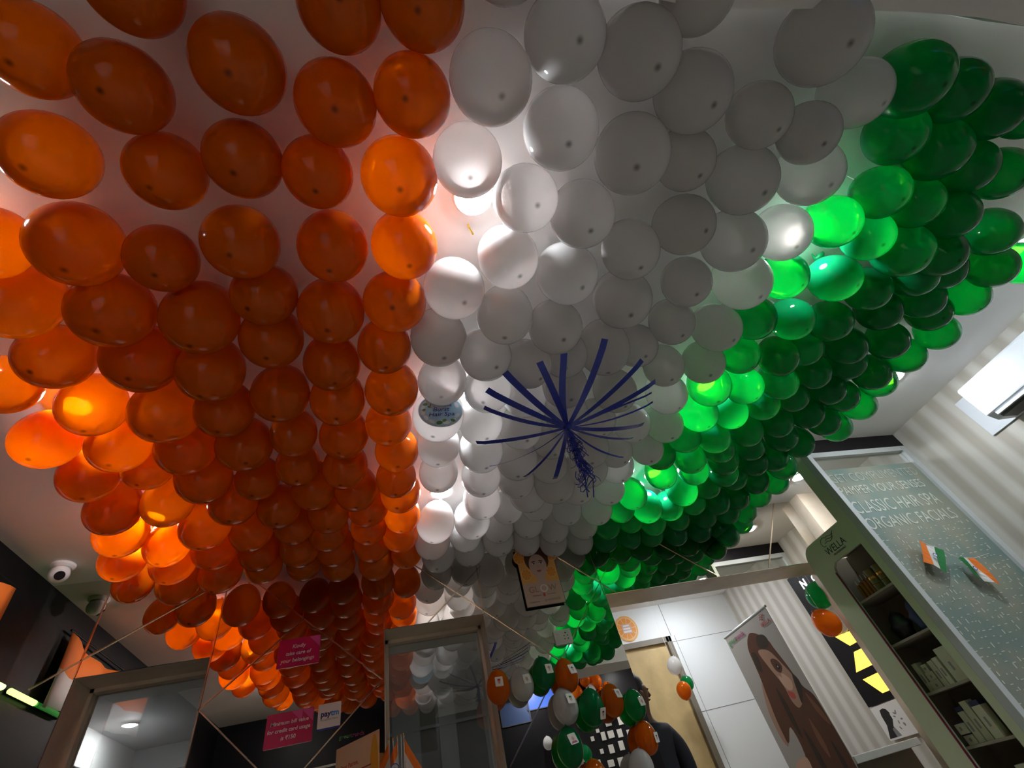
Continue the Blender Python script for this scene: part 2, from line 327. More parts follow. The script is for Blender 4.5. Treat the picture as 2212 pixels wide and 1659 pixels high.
# ================================================================ CEILING LIGHTS
def ceiling_light(x, y, label, group='round ceiling downlights'):
    t = empty('ceiling_light', (x, y, CEIL), label, 'ceiling light', group)
    MB().lathe((x, y, CEIL), [(.052, 0), (.052, -.012), (.066, -.012), (.072, -.004), (.072, 0)], 32).build('ring', M['white'], t, smooth=False)
    MB().lathe((x, y, CEIL), [(.051, -.004), (.049, -.012), (.036, -.020), (.015, -.024), (.001, -.0245)], 32).build('diffuser', M['lampm'], t)
M['lampm'] = mat('lamp_diffuser', (1, 1, 1), .5, emit=LAMP, ecol=(.90, .95, 1))
rows = {.66: 'back', 1.55: 'middle', 2.38: 'mirror-side'}
cols = {-1.23: 'behind the orange balloons by the dark wall', .27: 'beside the first line of white balloons', 1.71: 'where white balloons meet green', 3.11: 'at the outer edge of the green balloons'}
special = {(.27, .66): 'bare round downlight half covered by a white balloon', (3.11, 2.38): 'bare glaring round downlight right of the green balloons before the frosted screen'}
for x, cx in cols.items():
    for y, cyn in rows.items():
        yy = y+.22 if (x > 3 and y > 2) else y
        if (x, y) == (.27, .66): yy, xx = .60, .29
        else: xx = x
        ceiling_light(xx, yy, special.get((x, y), 'round downlight %s, %s row' % (cx, cyn)))
for x, w_ in ((-1.2, 'leftmost'), (.3, 'second'), (1.8, 'third'), (3.1, 'rightmost')): ceiling_light(x, -1.05, 'round fill downlight added unseen behind the beam, %s from the dark wall side' % w_, 'added fill lights behind the beam')  # made-up lamps out of view, added to fill the room with light
ceiling_light(2.9, 4.45, 'unseen round downlight added to brighten the tiled passage near the birch door', 'lights of the rooms behind')  # added lamp out of view, brightens the tile wall
ceiling_light(-2.50, 5.80, 'round white ceiling light seen through the small window', 'lights of the rooms behind')
ceiling_light(.9, 3.62, 'unseen round downlight added to light the room beyond the tall window', 'lights of the rooms behind')  # lamp added where it stays hidden, lights the room behind the pane
ceiling_light(2.2, 4.0, 'unseen round downlight added to brighten the tiled passage behind the opening', 'lights of the rooms behind')  # another unseen lamp added for the brightness of the tiles

# ================================================================ BALLOON CANOPY
def balloon_mesh(name, m):
    prof = []
    n = 22
    for i in range(n+1):
        t = math.pi*i/n; z = -math.cos(t); r = math.sin(t)
        z = z*1.05 if z < 0 else z*1.27; r *= 1-.035*max(0, z)**2
        if i < n-1: prof.append((max(r, .001), z))
    prof += [(.085, 1.26), (.05, 1.30), (.055, 1.33), (.09, 1.355), (.03, 1.365)]
    b = MB().lathe((0, 0, 0), prof, 44)
    me = bpy.data.meshes.new(name); me.from_pydata([tuple(v) for v in b.v], [], b.f); me.update(); me.materials.append(m)
    for p in me.polygons: p.use_smooth = True
    return me
BMESH = {k: balloon_mesh('balloon_'+k, BM[k]) for k in BM}
def balloon(k, x, y, z, r, label, group, tilt=(0, 0, 0), cat='balloon', name='balloon'):
    o = bpy.data.objects.new(name, BMESH[k]); COL.objects.link(o); o.location = (x, y, z); o.scale = (r, r, r); o.rotation_euler = tilt; WP[o.name] = Vector(o.location)
    return setp(o, label, cat, group)
CANOPY = """O -.764 .298 2.507 .096;O -.594 .346 2.474 .097;O -.516 .147 2.490 .095;O -.338 .273 2.490 .105;O -.095 .125 2.490 .095;O .096 .091 2.490 .101;O -.122 .330 2.490 .103;O .074 .290 2.490 .101;O .038 .501 2.486 .111;O -.819 .522 2.490 .101;O -.570 .540 2.490 .095;O -.374 .491 2.490 .098;O -.188 .510 2.490 .095;O .052 .720 2.490 .107;O -.171 .737 2.490 .107;O -.427 .725 2.471 .106;O -.659 .799 2.490 .096;O -.852 .760 2.479 .112;O -1.054 .763 2.477 .094;O -1.083 .952 2.485 .112;O -.836 .967 2.458 .113;O -.612 1.011 2.480 .115;O -.401 .913 2.480 .099;O -.200 .978 2.485 .112;O .017 .934 2.487 .110;O -.025 1.144 2.490 .101;O -.003 1.368 2.488 .109;O -.021 1.576 2.490 .101;O .012 1.768 2.486 .102;O .005 1.952 2.462 .098;O .026 2.136 2.494 .104;O .033 2.323 2.475 .098;O .022 2.508 2.464 .101;O .056 2.786 2.490 .095;O -.222 1.216 2.485 .104;O -.220 1.413 2.489 .109;O -.216 1.643 2.490 .105;O -.228 1.850 2.471 .102;O -.191 2.038 2.471 .105;O -.146 2.229 2.491 .107;O -.151 2.420 2.482 .099;O -.140 2.613 2.488 .109;O -.130 2.865 2.490 .108;O -.414 1.102 2.493 .106;O -.432 1.378 2.490 .108;O -.419 1.618 2.490 .095;O -.435 1.833 2.490 .095;O -.385 2.022 2.490 .106;O -.341 2.237 2.482 .106;O -.351 2.627 2.492 .106;O -.348 2.833 2.490 .098;O -.632 1.227 2.465 .110;O -.634 1.427 2.461 .104;O -.619 1.666 2.486 .111;O -.619 1.919 2.490 .095;O -.562 2.137 2.471 .100;O -.519 2.317 2.477 .100;O -.527 2.545 2.469 .105;O -.535 2.765 2.490 .098;O -.834 1.178 2.480 .115;O -.839 1.437 2.476 .118;O -.831 1.656 2.484 .113;O -.825 1.870 2.484 .113;O -.753 2.075 2.487 .110;O -.735 2.355 2.490 .104;O -.738 2.564 2.483 .102;O -.752 2.751 2.497 .100;O -1.079 1.174 2.490 .106;O -1.066 1.409 2.490 .106;O -1.050 1.611 2.476 .107;O -1.018 1.795 2.504 .096;O -1.021 2.050 2.490 .105;O -.919 2.254 2.481 .115;O -.940 2.499 2.490 .107;O -.973 2.760 2.488 .110;O -1.266 1.295 2.490 .095;O -1.276 1.579 2.490 .107;O -1.232 1.813 2.490 .106;O -1.228 2.051 2.478 .108;O -1.270 2.251 2.485 .111;O -1.126 2.401 2.485 .105;O -1.159 2.597 2.490 .108;O -1.206 2.836 2.490 .108;O -1.357 2.512 2.490 .103;O -1.401 2.776 2.490 .096;O -.366 2.432 2.486 .106;W .280 .227 2.486 .111;W .236 .440 2.490 .103;W .226 .877 2.489 .109;W .181 1.101 2.488 .109;W .206 1.328 2.490 .104;W .196 1.532 2.480 .115;W .209 1.755 2.490 .103;W .219 1.979 2.490 .100;W .224 2.468 2.486 .111;W .214 2.677 2.488 .109;W .258 2.875 2.490 .106;W .465 .109 2.490 .107;W .503 .326 2.485 .112;W .433 .537 2.490 .105;W .407 .748 2.490 .106;W .412 .948 2.425 .104;W .358 1.129 2.414 .101;W .402 1.362 2.467 .104;W .395 1.585 2.473 .104;W .418 1.781 2.461 .109;W .451 2.044 2.490 .106;W .480 2.271 2.489 .108;W .441 2.475 2.482 .107;W .420 2.666 2.498 .101;W .460 2.856 2.490 .102;W .683 .119 2.484 .112;W .749 .370 2.476 .118;W .641 .576 2.488 .110;W .639 .799 2.483 .113;W .620 .996 2.420 .105;W .535 1.172 2.406 .099;W .585 1.427 2.492 .106;W .598 1.629 2.463 .104;W .607 1.837 2.435 .106;W .643 2.053 2.456 .100;W .649 2.385 2.494 .096;W .622 2.596 2.487 .095;W .648 2.777 2.493 .102;W .889 .188 2.487 .110;W .867 .696 2.490 .106;W .950 .373 2.490 .095;W 1.046 .588 2.490 .106;W .900 .901 2.479 .116;W 1.163 .822 2.490 .098;W .890 1.145 2.466 .111;W 1.070 1.161 2.507 .096;W .752 1.342 2.455 .104;W .982 1.579 2.450 .093;W .765 1.709 2.444 .096;W .787 1.884 2.420 .098;W .857 2.062 2.421 .112;W .839 2.386 2.498 .102;W .817 2.582 2.490 .098;W .847 2.825 2.490 .095;W 1.232 .013 2.476 .118;W 1.151 .223 2.490 .095;W 1.328 .245 2.450 .092;W 1.195 .415 2.483 .113;W 1.457 .372 2.490 .108;W 1.455 .125 2.483 .099;W 1.274 .631 2.479 .116;W 1.487 .594 2.490 .104;W 1.417 .806 2.482 .114;W 1.182 1.019 2.490 .096;W 1.415 1.040 2.479 .105;W 1.248 1.272 2.490 .095;W 1.458 1.254 2.489 .100;W 1.346 1.461 2.490 .101;W 1.225 1.674 2.490 .098;W 1.430 1.694 2.490 .100;W 1.188 1.878 2.480 .097;W 1.384 1.874 2.471 .093;W 1.260 2.047 2.496 .104;W 1.275 2.268 2.490 .104;W 1.266 2.498 2.488 .103;W 1.030 2.174 2.476 .118;W 1.051 2.472 2.490 .098;W 1.015 2.688 2.490 .100;W 1.054 2.883 2.490 .099;W 1.220 2.681 2.492 .101;W 1.252 2.892 2.478 .095;W .977 1.765 2.427 .110;W 1.030 1.405 2.468 .102;W .806 1.527 2.448 .105;W 1.034 1.962 2.443 .114;W .706 1.161 2.451 .098;W .744 2.218 2.478 .111;W .806 -.028 2.497 .095;W .285 -.021 2.490 .095;G 1.638 .066 2.483 .108;G 1.740 .224 2.505 .096;G 1.938 .249 2.487 .103;G 1.839 .075 2.490 .095;G 2.052 .106 2.484 .094;G 1.805 .407 2.474 .094;G 1.679 .532 2.478 .097;G 1.864 .570 2.457 .094;G 1.990 .428 2.464 .093;G 2.143 .290 2.490 .095;G 2.153 .448 2.423 .090;G 2.334 .299 2.490 .095;G 2.042 .604 2.420 .106;G 2.225 .600 2.405 .094;G 2.562 .527 2.490 .098;G 2.753 .685 2.487 .097;G 2.950 .663 2.490 .095;G 1.893 .779 2.490 .100;G 1.616 .779 2.490 .095;G 1.810 .998 2.490 .095;G 1.599 1.000 2.501 .099;G 2.032 1.002 2.482 .094;G 2.123 .830 2.490 .095;G 2.293 .740 2.469 .093;G 2.504 .872 2.496 .095;G 2.459 .711 2.492 .095;G 2.800 .857 2.505 .096;G 2.653 .957 2.507 .096;G 2.808 1.068 2.490 .095;G 2.290 .941 2.490 .095;G 2.516 1.127 2.490 .095;G 2.245 1.150 2.478 .094;G 2.009 1.175 2.507 .096;G 1.843 1.201 2.460 .093;G 1.633 1.204 2.490 .095;G 1.571 1.410 2.491 .107;G 1.783 1.418 2.490 .098;G 1.982 1.389 2.478 .094;G 2.165 1.332 2.490 .095;G 2.737 1.230 2.490 .095;G 2.367 1.275 2.501 .096;G 2.577 1.341 2.476 .094;G 2.727 1.428 2.504 .096;G 2.364 1.459 2.486 .094;G 2.525 1.530 2.494 .095;G 2.724 1.611 2.490 .095;G 2.158 1.515 2.498 .095;G 1.988 1.564 2.494 .095;G 1.808 1.617 2.489 .095;G 1.604 1.612 2.489 .103;G 2.366 1.658 2.490 .095;G 2.547 1.737 2.487 .095;G 2.706 1.811 2.493 .095;G 2.193 1.727 2.490 .095;G 2.018 1.790 2.490 .095;G 1.762 1.779 2.447 .092;G 1.593 1.795 2.480 .094;G 1.522 1.978 2.507 .096;G 1.739 2.016 2.486 .095;G 1.605 2.164 2.490 .096;G 1.838 2.162 2.495 .095;G 1.874 1.907 2.468 .093;G 2.068 2.191 2.480 .094;G 2.125 1.942 2.493 .095;G 2.232 2.091 2.475 .094;G 2.210 2.289 2.507 .096;G 2.412 2.342 2.490 .095;G 2.508 1.949 2.490 .095;G 2.325 1.869 2.490 .095;G 2.406 2.099 2.499 .095;G 2.552 2.199 2.494 .095;G 2.592 2.370 2.486 .095;G 2.561 2.543 2.496 .095;G 1.850 2.379 2.490 .103;G 2.035 2.362 2.500 .095;G 1.475 2.361 2.483 .095;G 1.646 2.534 2.478 .102;G 1.834 2.568 2.485 .094;G 2.009 2.545 2.495 .095;G 2.186 2.531 2.468 .093;G 2.359 2.529 2.486 .094;G 1.455 2.536 2.497 .095;G 1.412 2.723 2.484 .094;G 1.587 2.706 2.503 .096;G 1.763 2.727 2.470 .093;G 1.969 2.730 2.488 .095;G 2.182 2.727 2.474 .094;G 2.368 2.703 2.476 .094;G 2.540 2.730 2.480 .094;G 2.600 2.893 2.477 .094;G 2.401 2.895 2.442 .092;G 2.213 2.895 2.451 .092;G 2.009 2.895 2.450 .092;G 1.811 2.894 2.469 .093;G 1.632 2.893 2.470 .093;G 1.444 2.893 2.469 .093;G 2.425 2.899 2.387 .088;G 1.982 2.041 2.469 .093;G 2.227 .089 2.499 .095"""
ORD = ['first', 'second', 'third', 'fourth', 'fifth', 'sixth', 'seventh', 'eighth', 'ninth', 'tenth', 'eleventh', 'twelfth', 'thirteenth', 'fourteenth', 'fifteenth', 'sixteenth', 'seventeenth', 'eighteenth', 'nineteenth', 'twentieth']
B = [(s.split()[0], *map(float, s.split()[1:])) for s in CANOPY.split(';')]
CN = {'O': 'orange', 'W': 'white', 'G': 'green'}
def line_of(k, x):
    if k == 'O': return max(0, int((.20-x)/.222))
    if k == 'W': return max(0, int((x-.13)/.215))
    return max(0, int((x-1.36)/.205))
lines = {}
for i, b in enumerate(B): lines.setdefault((b[0], line_of(b[0], b[1])), []).append(i)
pos = {}
for key, ids in lines.items():
    for n, i in enumerate(sorted(ids, key=lambda i: -B[i][2])): pos[i] = (key[1], n)
lampxy = [(x, y) for x in cols for y in rows]
TAILS = {'O': 'orange line from white', 'W': 'white line from orange', 'G': 'green line from white'}
for i, (k, x, y, z, r) in enumerate(B):
    ln, n = pos[i]
    d = min(math.hypot(x-a, y-b_) for a, b_ in lampxy)
    look = 'glowing ' if d < .24 else ('dark ' if (d > .62 and k == 'G') else '')
    lab = '%s%s balloon, %s from the mirror wall in %s %s' % (look, CN[k], ORD[n], ORD[ln], TAILS[k])
    o = balloon(k, x, y, z, r, lab, '%s balloons hung from the ceiling' % CN[k], (random.gauss(0, .13), random.gauss(0, .13), random.random()*6.28))
    if z+1.365*r < CEIL-.03: MB().tube([(x, y, z+1.31*r), (x, y, CEIL)], .0007, 5).build('string', M['white'], o)

# ================================================================ HANGING DECORATIONS
t = empty('hanging_sign', (.197, 1.435, CEIL), 'round blue hair spa sign hanging between white balloons beside the orange ones', 'sign')
F = frame((.197, 1.4335, 2.418), (1, 0, 0), (0, 0, 1))
sh = [(ell(0, 0, .092, .092, 36), M['aqua'])]
for a in range(20, 340, 24): sh.append((ell(.076*math.cos(math.radians(a)), .076*math.sin(math.radians(a)), .016, .009, 8, a+80), M['splash']))
for x, y, r, a in ((-.062, .038, .011, 30), (-.045, .022, .010, -20), (-.070, .005, .009, 60), (-.012, -.072, .014, 10), (.010, -.060, .010, 40), (.046, -.062, .011, -30), (.05, .06, .012, 0)): sh.append((ell(x, y, r, r*.75, 10, a), M['leaf']))
d = art('disc', F, (ell(0, 0, .0945, .0945, 40), M['paper']), .003, sh, t)
for s, y in (('Mentha', .018), ('Burst', -.010), ('Hair Spa', -.038)): text('lettering', s, F, 0, y, .032, M['chakra'], t, 'CENTER', .25, h=.006)
F2 = frame((.197, 1.4367, 2.418), (-1, 0, 0), (0, 0, 1))
art('reverse_print', F2, (ell(0, 0, .093, .093, 36), M['aqua']), .0008, [(ell(-.02, .0, .06, .05, 20), M['splash']), (ell(-.02, .0, .052, .042, 20), M['aqua'])], t)
MB().tube([(.197, 1.4355, 2.510), (.197, 1.435, CEIL)], .0008, 5).build('thread', M['white'], t)

t = empty('ribbon_starburst', (.709, 1.38, 2.23), 'navy blue ribbon starburst with a curly tassel under the white balloons', 'ribbon decoration')
SC = .945; C0 = Vector((.75*SC, 1.46*SC, 1.05+1.255*SC))
tips = [(.79,.98),(.99,1.09),(1.10,1.21),(1.11,1.28),(1.15,1.49),(1.14,1.34),(1.13,1.59),(1.13,1.74),(.79,1.88),(.43,1.73),(.35,1.55),(.36,1.33),(.36,1.23),(.42,1.14),(.55,1.09),(.64,1.05),(.62,1.84)]
wid = [.019,.019,.019,.008,.017,.005,.009,.006,.016,.005,.016,.014,.019,.019,.018,.018,.010]
for i, ((x, y), w) in enumerate(zip(tips, wid)):
    w *= 1.5; T = Vector((x*SC*1.04, y*SC*1.04, 1.05+1.322*SC)); n = 12; b = MB(); side = (T-C0).cross(Vector((0, 0, 1))).normalized(); tw = random.uniform(-.25, .25)
    bend = random.uniform(-.03, .03) if w < .015 or i in (0, 15) else random.uniform(-.006, .006)
    prev = None
    for k in range(n+1):
        s = k/n; p = C0.lerp(T, s); p.z = C0.z+(T.z-C0.z)*s*s; p += side*bend*math.sin(math.pi*s)
        if k == n: p.z += .004
        ww = w*(.6+.4*min(1, s*2)); a = tw*(1-s)+ (.9*s if w < .01 else 0)
        q = side*math.cos(a)+Vector((0, 0, 1))*math.sin(a)
        b.v += [p-q*ww/2, p+q*ww/2]
        if k: b.f.append((2*k-2, 2*k-1, 2*k+1, 2*k)); b.m.append(0)
    o = b.build('ribbon', M['navy'], t); md = o.modifiers.new('foil', 'SOLIDIFY'); md.thickness = .0006
b = MB()
for i in range(46):
    h0 = random.uniform(.02, .2); path = []; a = random.random()*6.28; R = random.uniform(.008, .036); L = random.uniform(.05, .12); TT = random.uniform(5, 11)
    for k in range(16):
        s = k/15; a2 = a+s*TT
        path.append(Vector((C0.x+R*math.cos(a2)*(.4+s), C0.y+R*math.sin(a2)*(.4+s), C0.z-h0-L*s+.012*math.sin(a2*2))))
    b.tube(path, random.uniform(.0012, .0022), 4)
for i in range(9):
    a = random.random()*6.28; b.tube([C0, C0+Vector((.01*math.cos(a), .01*math.sin(a), -.10)), C0+Vector((.02*math.cos(a), .02*math.sin(a), -.2))], .0022, 4)
for a in (0.4, 1.5, 3.0): b.tube([C0+Vector((0, 0, -.22)), C0+Vector((.03*math.cos(a), .03*math.sin(a), -.26)), C0+Vector((.025*math.cos(a+.8), .025*math.sin(a+.8), -.33))], .0022, 4)
b.build('tassel', M['navy'], t, smooth=True)
MB().lathe(C0, [(.001, -.02), (.016, -.012), (.020, 0), (.014, .012), (.001, .018)], 10).build('knot', M['navy'], t)
MB().tube([C0, (C0.x, C0.y, CEIL)], .0008, 5).build('thread', M['navy'], t)

def scrap(name, x, y, m, label, cat, seed, L):
    rs = random.Random(seed); b = MB()
    path = [(x+L*s*(1 if s < .7 else 1.0), y+.012*math.sin(s*5), CEIL-.012-.022*math.sin(s*3.1)) for s in [k/10 for k in range(11)]]
    b.tube(path, [.003+.014*math.sin(min(1, k/10)*2.9)**2 for k in range(11)], 9)
    setp(b.build(name, m, smooth=True), label, cat)
scrap('burst_balloon', 1.545, .255, M['flaggreen'], 'shrivelled dark green burst balloon stuck to the ceiling between white and green', 'burst balloon', 3, .065)
scrap('burst_balloon', 1.86, .74, BM['G'], 'pale green burst balloon scrap below the glowing white balloon', 'burst balloon', 5, .05)
t = setp(MB().tube([(.283, .705, CEIL), (.285, .71, CEIL-.018), (.295, .722, CEIL-.022), (.302, .735, CEIL-.012)], .004, 8).build('ceiling_hook', M['gold']), 'small gilt hook in the ceiling just below the bare downlight', 'hook')
t = empty('security_camera', (-1.78, 2.78, CEIL), 'white eyeball security camera on the ceiling corner beside the dark wall', 'security camera')
MB().lathe((-1.78, 2.78, CEIL), [(.055, 0), (.055, -.012), (.045, -.022)], 24).build('base', M['white'], t)
b = MB(); b.lathe((-1.78, 2.78, 2.597), [(.046*math.sin(math.pi*i/14)+.0005, -.046*math.cos(math.pi*i/14)) for i in range(15)], 24); b.build('housing', M['white'], t, smooth=True)
v = Vector((.55, -.65, -.55)).normalized(); c0 = Vector((-1.78, 2.78, 2.597))
MB().tube([c0+v*.036, c0+v*.0475], [.024, .022], 20).build('lens', M['black'], t)

# ================================================================ ON THE MIRROR WALL
def sign(name, x0, x1, z0, z1, m, label, cat, y=2.996, thick=.004, shapes=()):
    t = empty(name, ((x0+x1)/2, y+thick, z0), label, cat)
    F = frame((x0, y, z0), (1, 0, 0), (0, 0, 1)); art('panel', F, (rrect(0, 0, x1-x0, z1-z0, .004), m), thick, shapes, t); return t, F
t, F = sign('notice_sign', -.66, -.442, 2.010, 2.156, M['magenta'], 'magenta notice asking to take care of belongings, on the mirror wall', 'sign', shapes=[([(.158, .144), (.216, .144), (.216, .085)], M['pinktri'])])
for s, y in (('Kindly', .095), ('take care of', .060), ('your belongings', .025)): text('lettering', s, F, .105, y, .027, M['inkwhite'], t, 'CENTER', .15, bold=.0003)
t, F = sign('notice_sign', -.668, -.445, 1.655, 1.800, M['magenta'], 'magenta notice about minimum bill value for credit card usage', 'sign', shapes=[([(.115, .143), (.168, .143), (.168, .09)], M['pinktri']), ([(.165, .143), (.221, .143), (.221, .085)], M['pinktri'])])
for s, y in (('Minimum bill value', .092), ('for credit card usage', .060), ('is \u20b9150', .027)): text('lettering', s, F, .110, y, .024, M['inkwhite'], t, 'CENTER', .12, bold=.0003)
t, F = sign('payment_sign', -.424, -.312, 1.694, 1.803, M['paper'], 'white payment sign with navy lettering beside the lower magenta notice', 'sign', thick=.006)
text('lettering', 'pay', F, .014, .052, .036, M['blueink'], t, bold=.0012); text('lettering', 'tm', F, .064, .052, .036, M['skyink'], t, bold=.0012)
text('small_lettering', 'Accepted Here', F, .013, .034, .014, M['greyink'], t)
art('lower_edge', frame((-.424, 2.9955, 1.690), (1, 0, 0), (0, 0, 1)), (rect(0, 0, .112, .006), M['chakra']), .007, [], t)
t = empty('wall_lettering', (-.26, 2.999, 1.635), 'small green and plum trade name lettered on the mirror', 'lettering')
F = frame((-.314, 2.9985, 1.635), (1, 0, 0), (0, 0, 1)); text('green_word', 'green', F, 0, 0, .026, M['greenink'], t); text('plum_word', 'trends', F, .056, 0, .026, M['magink'], t)

# reception counter with its cards and flags
setp(MB().box(-1.1, .75, 2.55, 2.985, 1.11, 1.15).box(-1.06, .71, 2.60, 2.97, 0, 1.11).build('reception_counter', M['wood'], bevel=.004), 'long laminate reception counter below the mirror wall', 'counter')
t = empty('leaflet', (-.2, 2.85, 1.15), 'yellow leaflet standing aslant on the counter in front of the mirror', 'leaflet')
F = frame((-.319, 2.96, 1.15), (.214, -.25, 0), (0, 0, 1))
art('sheet', F, (rect(0, 0, .325, .438), M['rind']), .003, [(rect(.0, .0, .325, .438), M['cream']), (ell(.292, .30, .03, .13, 14, 0), M['yellow']), (ell(.30, .12, .07, .05, 14), M['skin2']), (ell(.26, .12, .03, .012, 10, 20), M['redink'])], t)
text('lettering', 'Dear Patron,', F, .04, .345, .026, M['redink'], t)
art('lettering', frame(P2(F, 0, 0, .0012), F[1], F[2]), (rect(.05, .318, .27, .323), M['redink']), .0004, [(rect(.05, .29, .25, .295), M['redink']), (rect(.05, .165, .22, .171), M['redink'])], t)
MB().prism([P2(F, .02, 0, -.003), P2(F, .30, 0, -.003), P2(F, .30, 0, -.05), P2(F, .02, 0, -.05)], (0, 0, .004)).build('stand', M['white'], t)
def desk_flag(i, bx, tx, tz, cloth, label):
    base = Vector((bx, 2.85, 1.15)); top = Vector((tx, 2.85-.004*i, tz)); t = empty('desk_flag', base, label, 'flag')
    MB().lathe(base, [(.012, 0), (.012, .005), (.003, .006)], 12).build('foot', M['gold'], t)
    MB().tube([base, top], .0022, 6).build('pole', M['white'], t)
    MB().lathe(top, [(.001, 0), (.004, .003), (.004, .008), (.001, .012)], 10).build('finial', M['gold'], t, smooth=True)
    s, L = cloth
    if s:
        n = 10; b = MB(); W_ = L; bands = 3
        for a in range(n+1):
            for c in range(bands*2+1):
                u = a/n; q = c/(bands*2)
                p = top+(base-top)*(.02+.40*q)+Vector((s*W_*u*.62, -.004+.010*math.sin(u*7+q*2), -W_*u*1.05))
                b.v.append(p)
        for a in range(n):
            for c in range(bands*2):
                r = bands*2+1; b.f.append((a*r+c, a*r+c+1, (a+1)*r+c+1, (a+1)*r+c)); b.m.append(c//2)
        o = b.build('cloth', [M['saffron'], M['flagwhite'], M['flaggreen']], t, smooth=True); md = o.modifiers.new('weave', 'SOLIDIFY'); md.thickness = .0008
        cc = top+(base-top)*.22+Vector((s*W_*.5*.62, -.02, -W_*.5*1.05))
        F = frame(cc, (1, 0, 0), (0, 0, 1)); art('wheel_emblem', F, (ell(0, 0, .020, .020, 24), M['chakra']), .0006, [(ell(0, 0, .0165, .0165, 20), M['flagwhite']), (ell(0, 0, .004, .004, 8), M['chakra'])]+[([(0, 0), (.016*math.cos(a), .016*math.sin(a)), (.016*math.cos(a+.09), .016*math.sin(a+.09))], M['chakra']) for a in [math.pi*k/6 for k in range(12)]], t)
desk_flag(0, -.045, -.068, 1.560, (-1, .15), 'small tricolour flag drooping left, leftmost pole on the counter')
desk_flag(1, -.030, -.047, 1.556, (0, 0), 'bare white flag pole beside the leftmost tricolour flag')
desk_flag(2, -.020, -.026, 1.560, (-1, .05), 'small furled tricolour flag on the middle pole of the bunch')
desk_flag(3, -.008, -.008, 1.562, (0, 0), 'bare gold tipped pole just left of the big drooping flag')
desk_flag(4, .004, .005, 1.566, (1, .21), 'largest tricolour flag drooping right with blue wheel, rightmost pole')

t = empty('power_socket', (.98, 2.999, 1.92), 'white switched power socket on the mirror wall', 'socket')
F = frame((.926, 2.988, 1.875), (1, 0, 0), (0, 0, 1))
art('plate', F, (rrect(0, 0, .111, .084, .006), M['white']), .0115, [(rrect(.012, .012, .099, .072, .004), M['paper'])], t)
box('switch', .940, .962, 2.984, 2.988, 1.895, 1.940, M['white'], t, .002)
b = MB()
for x, z, r in ((1.0, 1.938, .0045), (.989, 1.922, .0035), (1.011, 1.922, .0035), (.989, 1.904, .0035), (1.011, 1.904, .0035)): b.prism([P2(F, x-.926+r*math.cos(a), z-1.875+r*math.sin(a), .0003) for a in [k*.785 for k in range(8)]], (0, -.0004, 0))
b.build('socket_holes', M['ink'], t)

# poster of a face between orange slices
t = empty('poster', (.925, 2.98, 2.115), 'portrait poster of a face between orange slices, on the mirror wall', 'poster')
F = frame((.795, 2.975, 2.115), (1, 0, 0), (0, 0, 1)); w, h = .260, .40
def slice_(cx, cy, r, rot=0, sq=.8):
    o = [(ell(cx, cy, r, r*1.1, 20), M['rind']), (ell(cx, cy, r*.9, r*1.0, 20), M['cream']), (ell(cx, cy, r*.84, r*.93, 20), M['orange'])]
    for k in range(8):
        a = k*.785+rot; o.append(([(cx, cy), (cx+r*.84*math.cos(a), cy+r*.92*math.sin(a)), (cx+r*.84*math.cos(a+.08), cy+r*.92*math.sin(a+.08))], M['cream']))
    return o
sh = [(rect(0, 0, w, h), M['rind']), (rect(0, 0, w, .15), M['skin2'])]+slice_(.042, .21, .040)+slice_(.218, .21, .038)+slice_(.02, .33, .045)+slice_(.245, .33, .045)
sh += [(ell(.135, .31, .086, .098, 26), M['brownhair']), ([(.085, .15), (.185, .15), (.23, .12), (.235, .08), (.03, .08), (.04, .12)], M['skin2']), (rect(.103, .13, .167, .23), M['skin2']), (ell(.135, .262, .062, .082, 28), M['skin2']),
       (ell(.135, .345, .062, .035, 16, 0, 0, 180), M['brownhair'])]
for s in (-1, 1):
    x = .135+s*.026
    sh += [(ell(x, .292, .016, .004, 12, s*-8), M['brownhair']), (ell(x, .276, .012, .0055, 12), M['inkwhite']), (ell(x, .276, .0052, .0052, 10), M['chakra']), (ell(x, .281, .013, .002, 10), M['ink'])]
sh += [([(.130, .262), (.140, .262), (.143, .242), (.127, .242)], M['skin']), (ell(.135, .226, .017, .0045, 14), M['lip']), (ell(.135, .221, .013, .0045, 12, 0, 180, 360), M['lip'])]
sh += [(rect(.05, .062, .11, .066), M['greyink']), (rect(.15, .062, .21, .066), M['greyink']), (ell(.13, .064, .008, .012, 8), M['redink']), (rect(.02, .022, .09, .028), M['greyink'])]
art('sheet', F, (rect(-.003, -.003, w+.003, h+.003), M['ink']), .004, sh, t)
text('lettering', 'GL', F, .032, .085, .056, M['dskin'], t, h=.006); text('lettering', 'O', F, .108, .080, .072, M['inkwhite'], t, h=.006); text('lettering', 'W', F, .168, .085, .056, M['dskin'], t, h=.006)
text('small_lettering', 'greentrends', F, .125, .022, .022, M['greyink'], t, h=.006)
MB().tube([(.925, 2.977, 2.515), (.925, 2.977, CEIL)], .0008, 5).build('thread', M['white'], t)

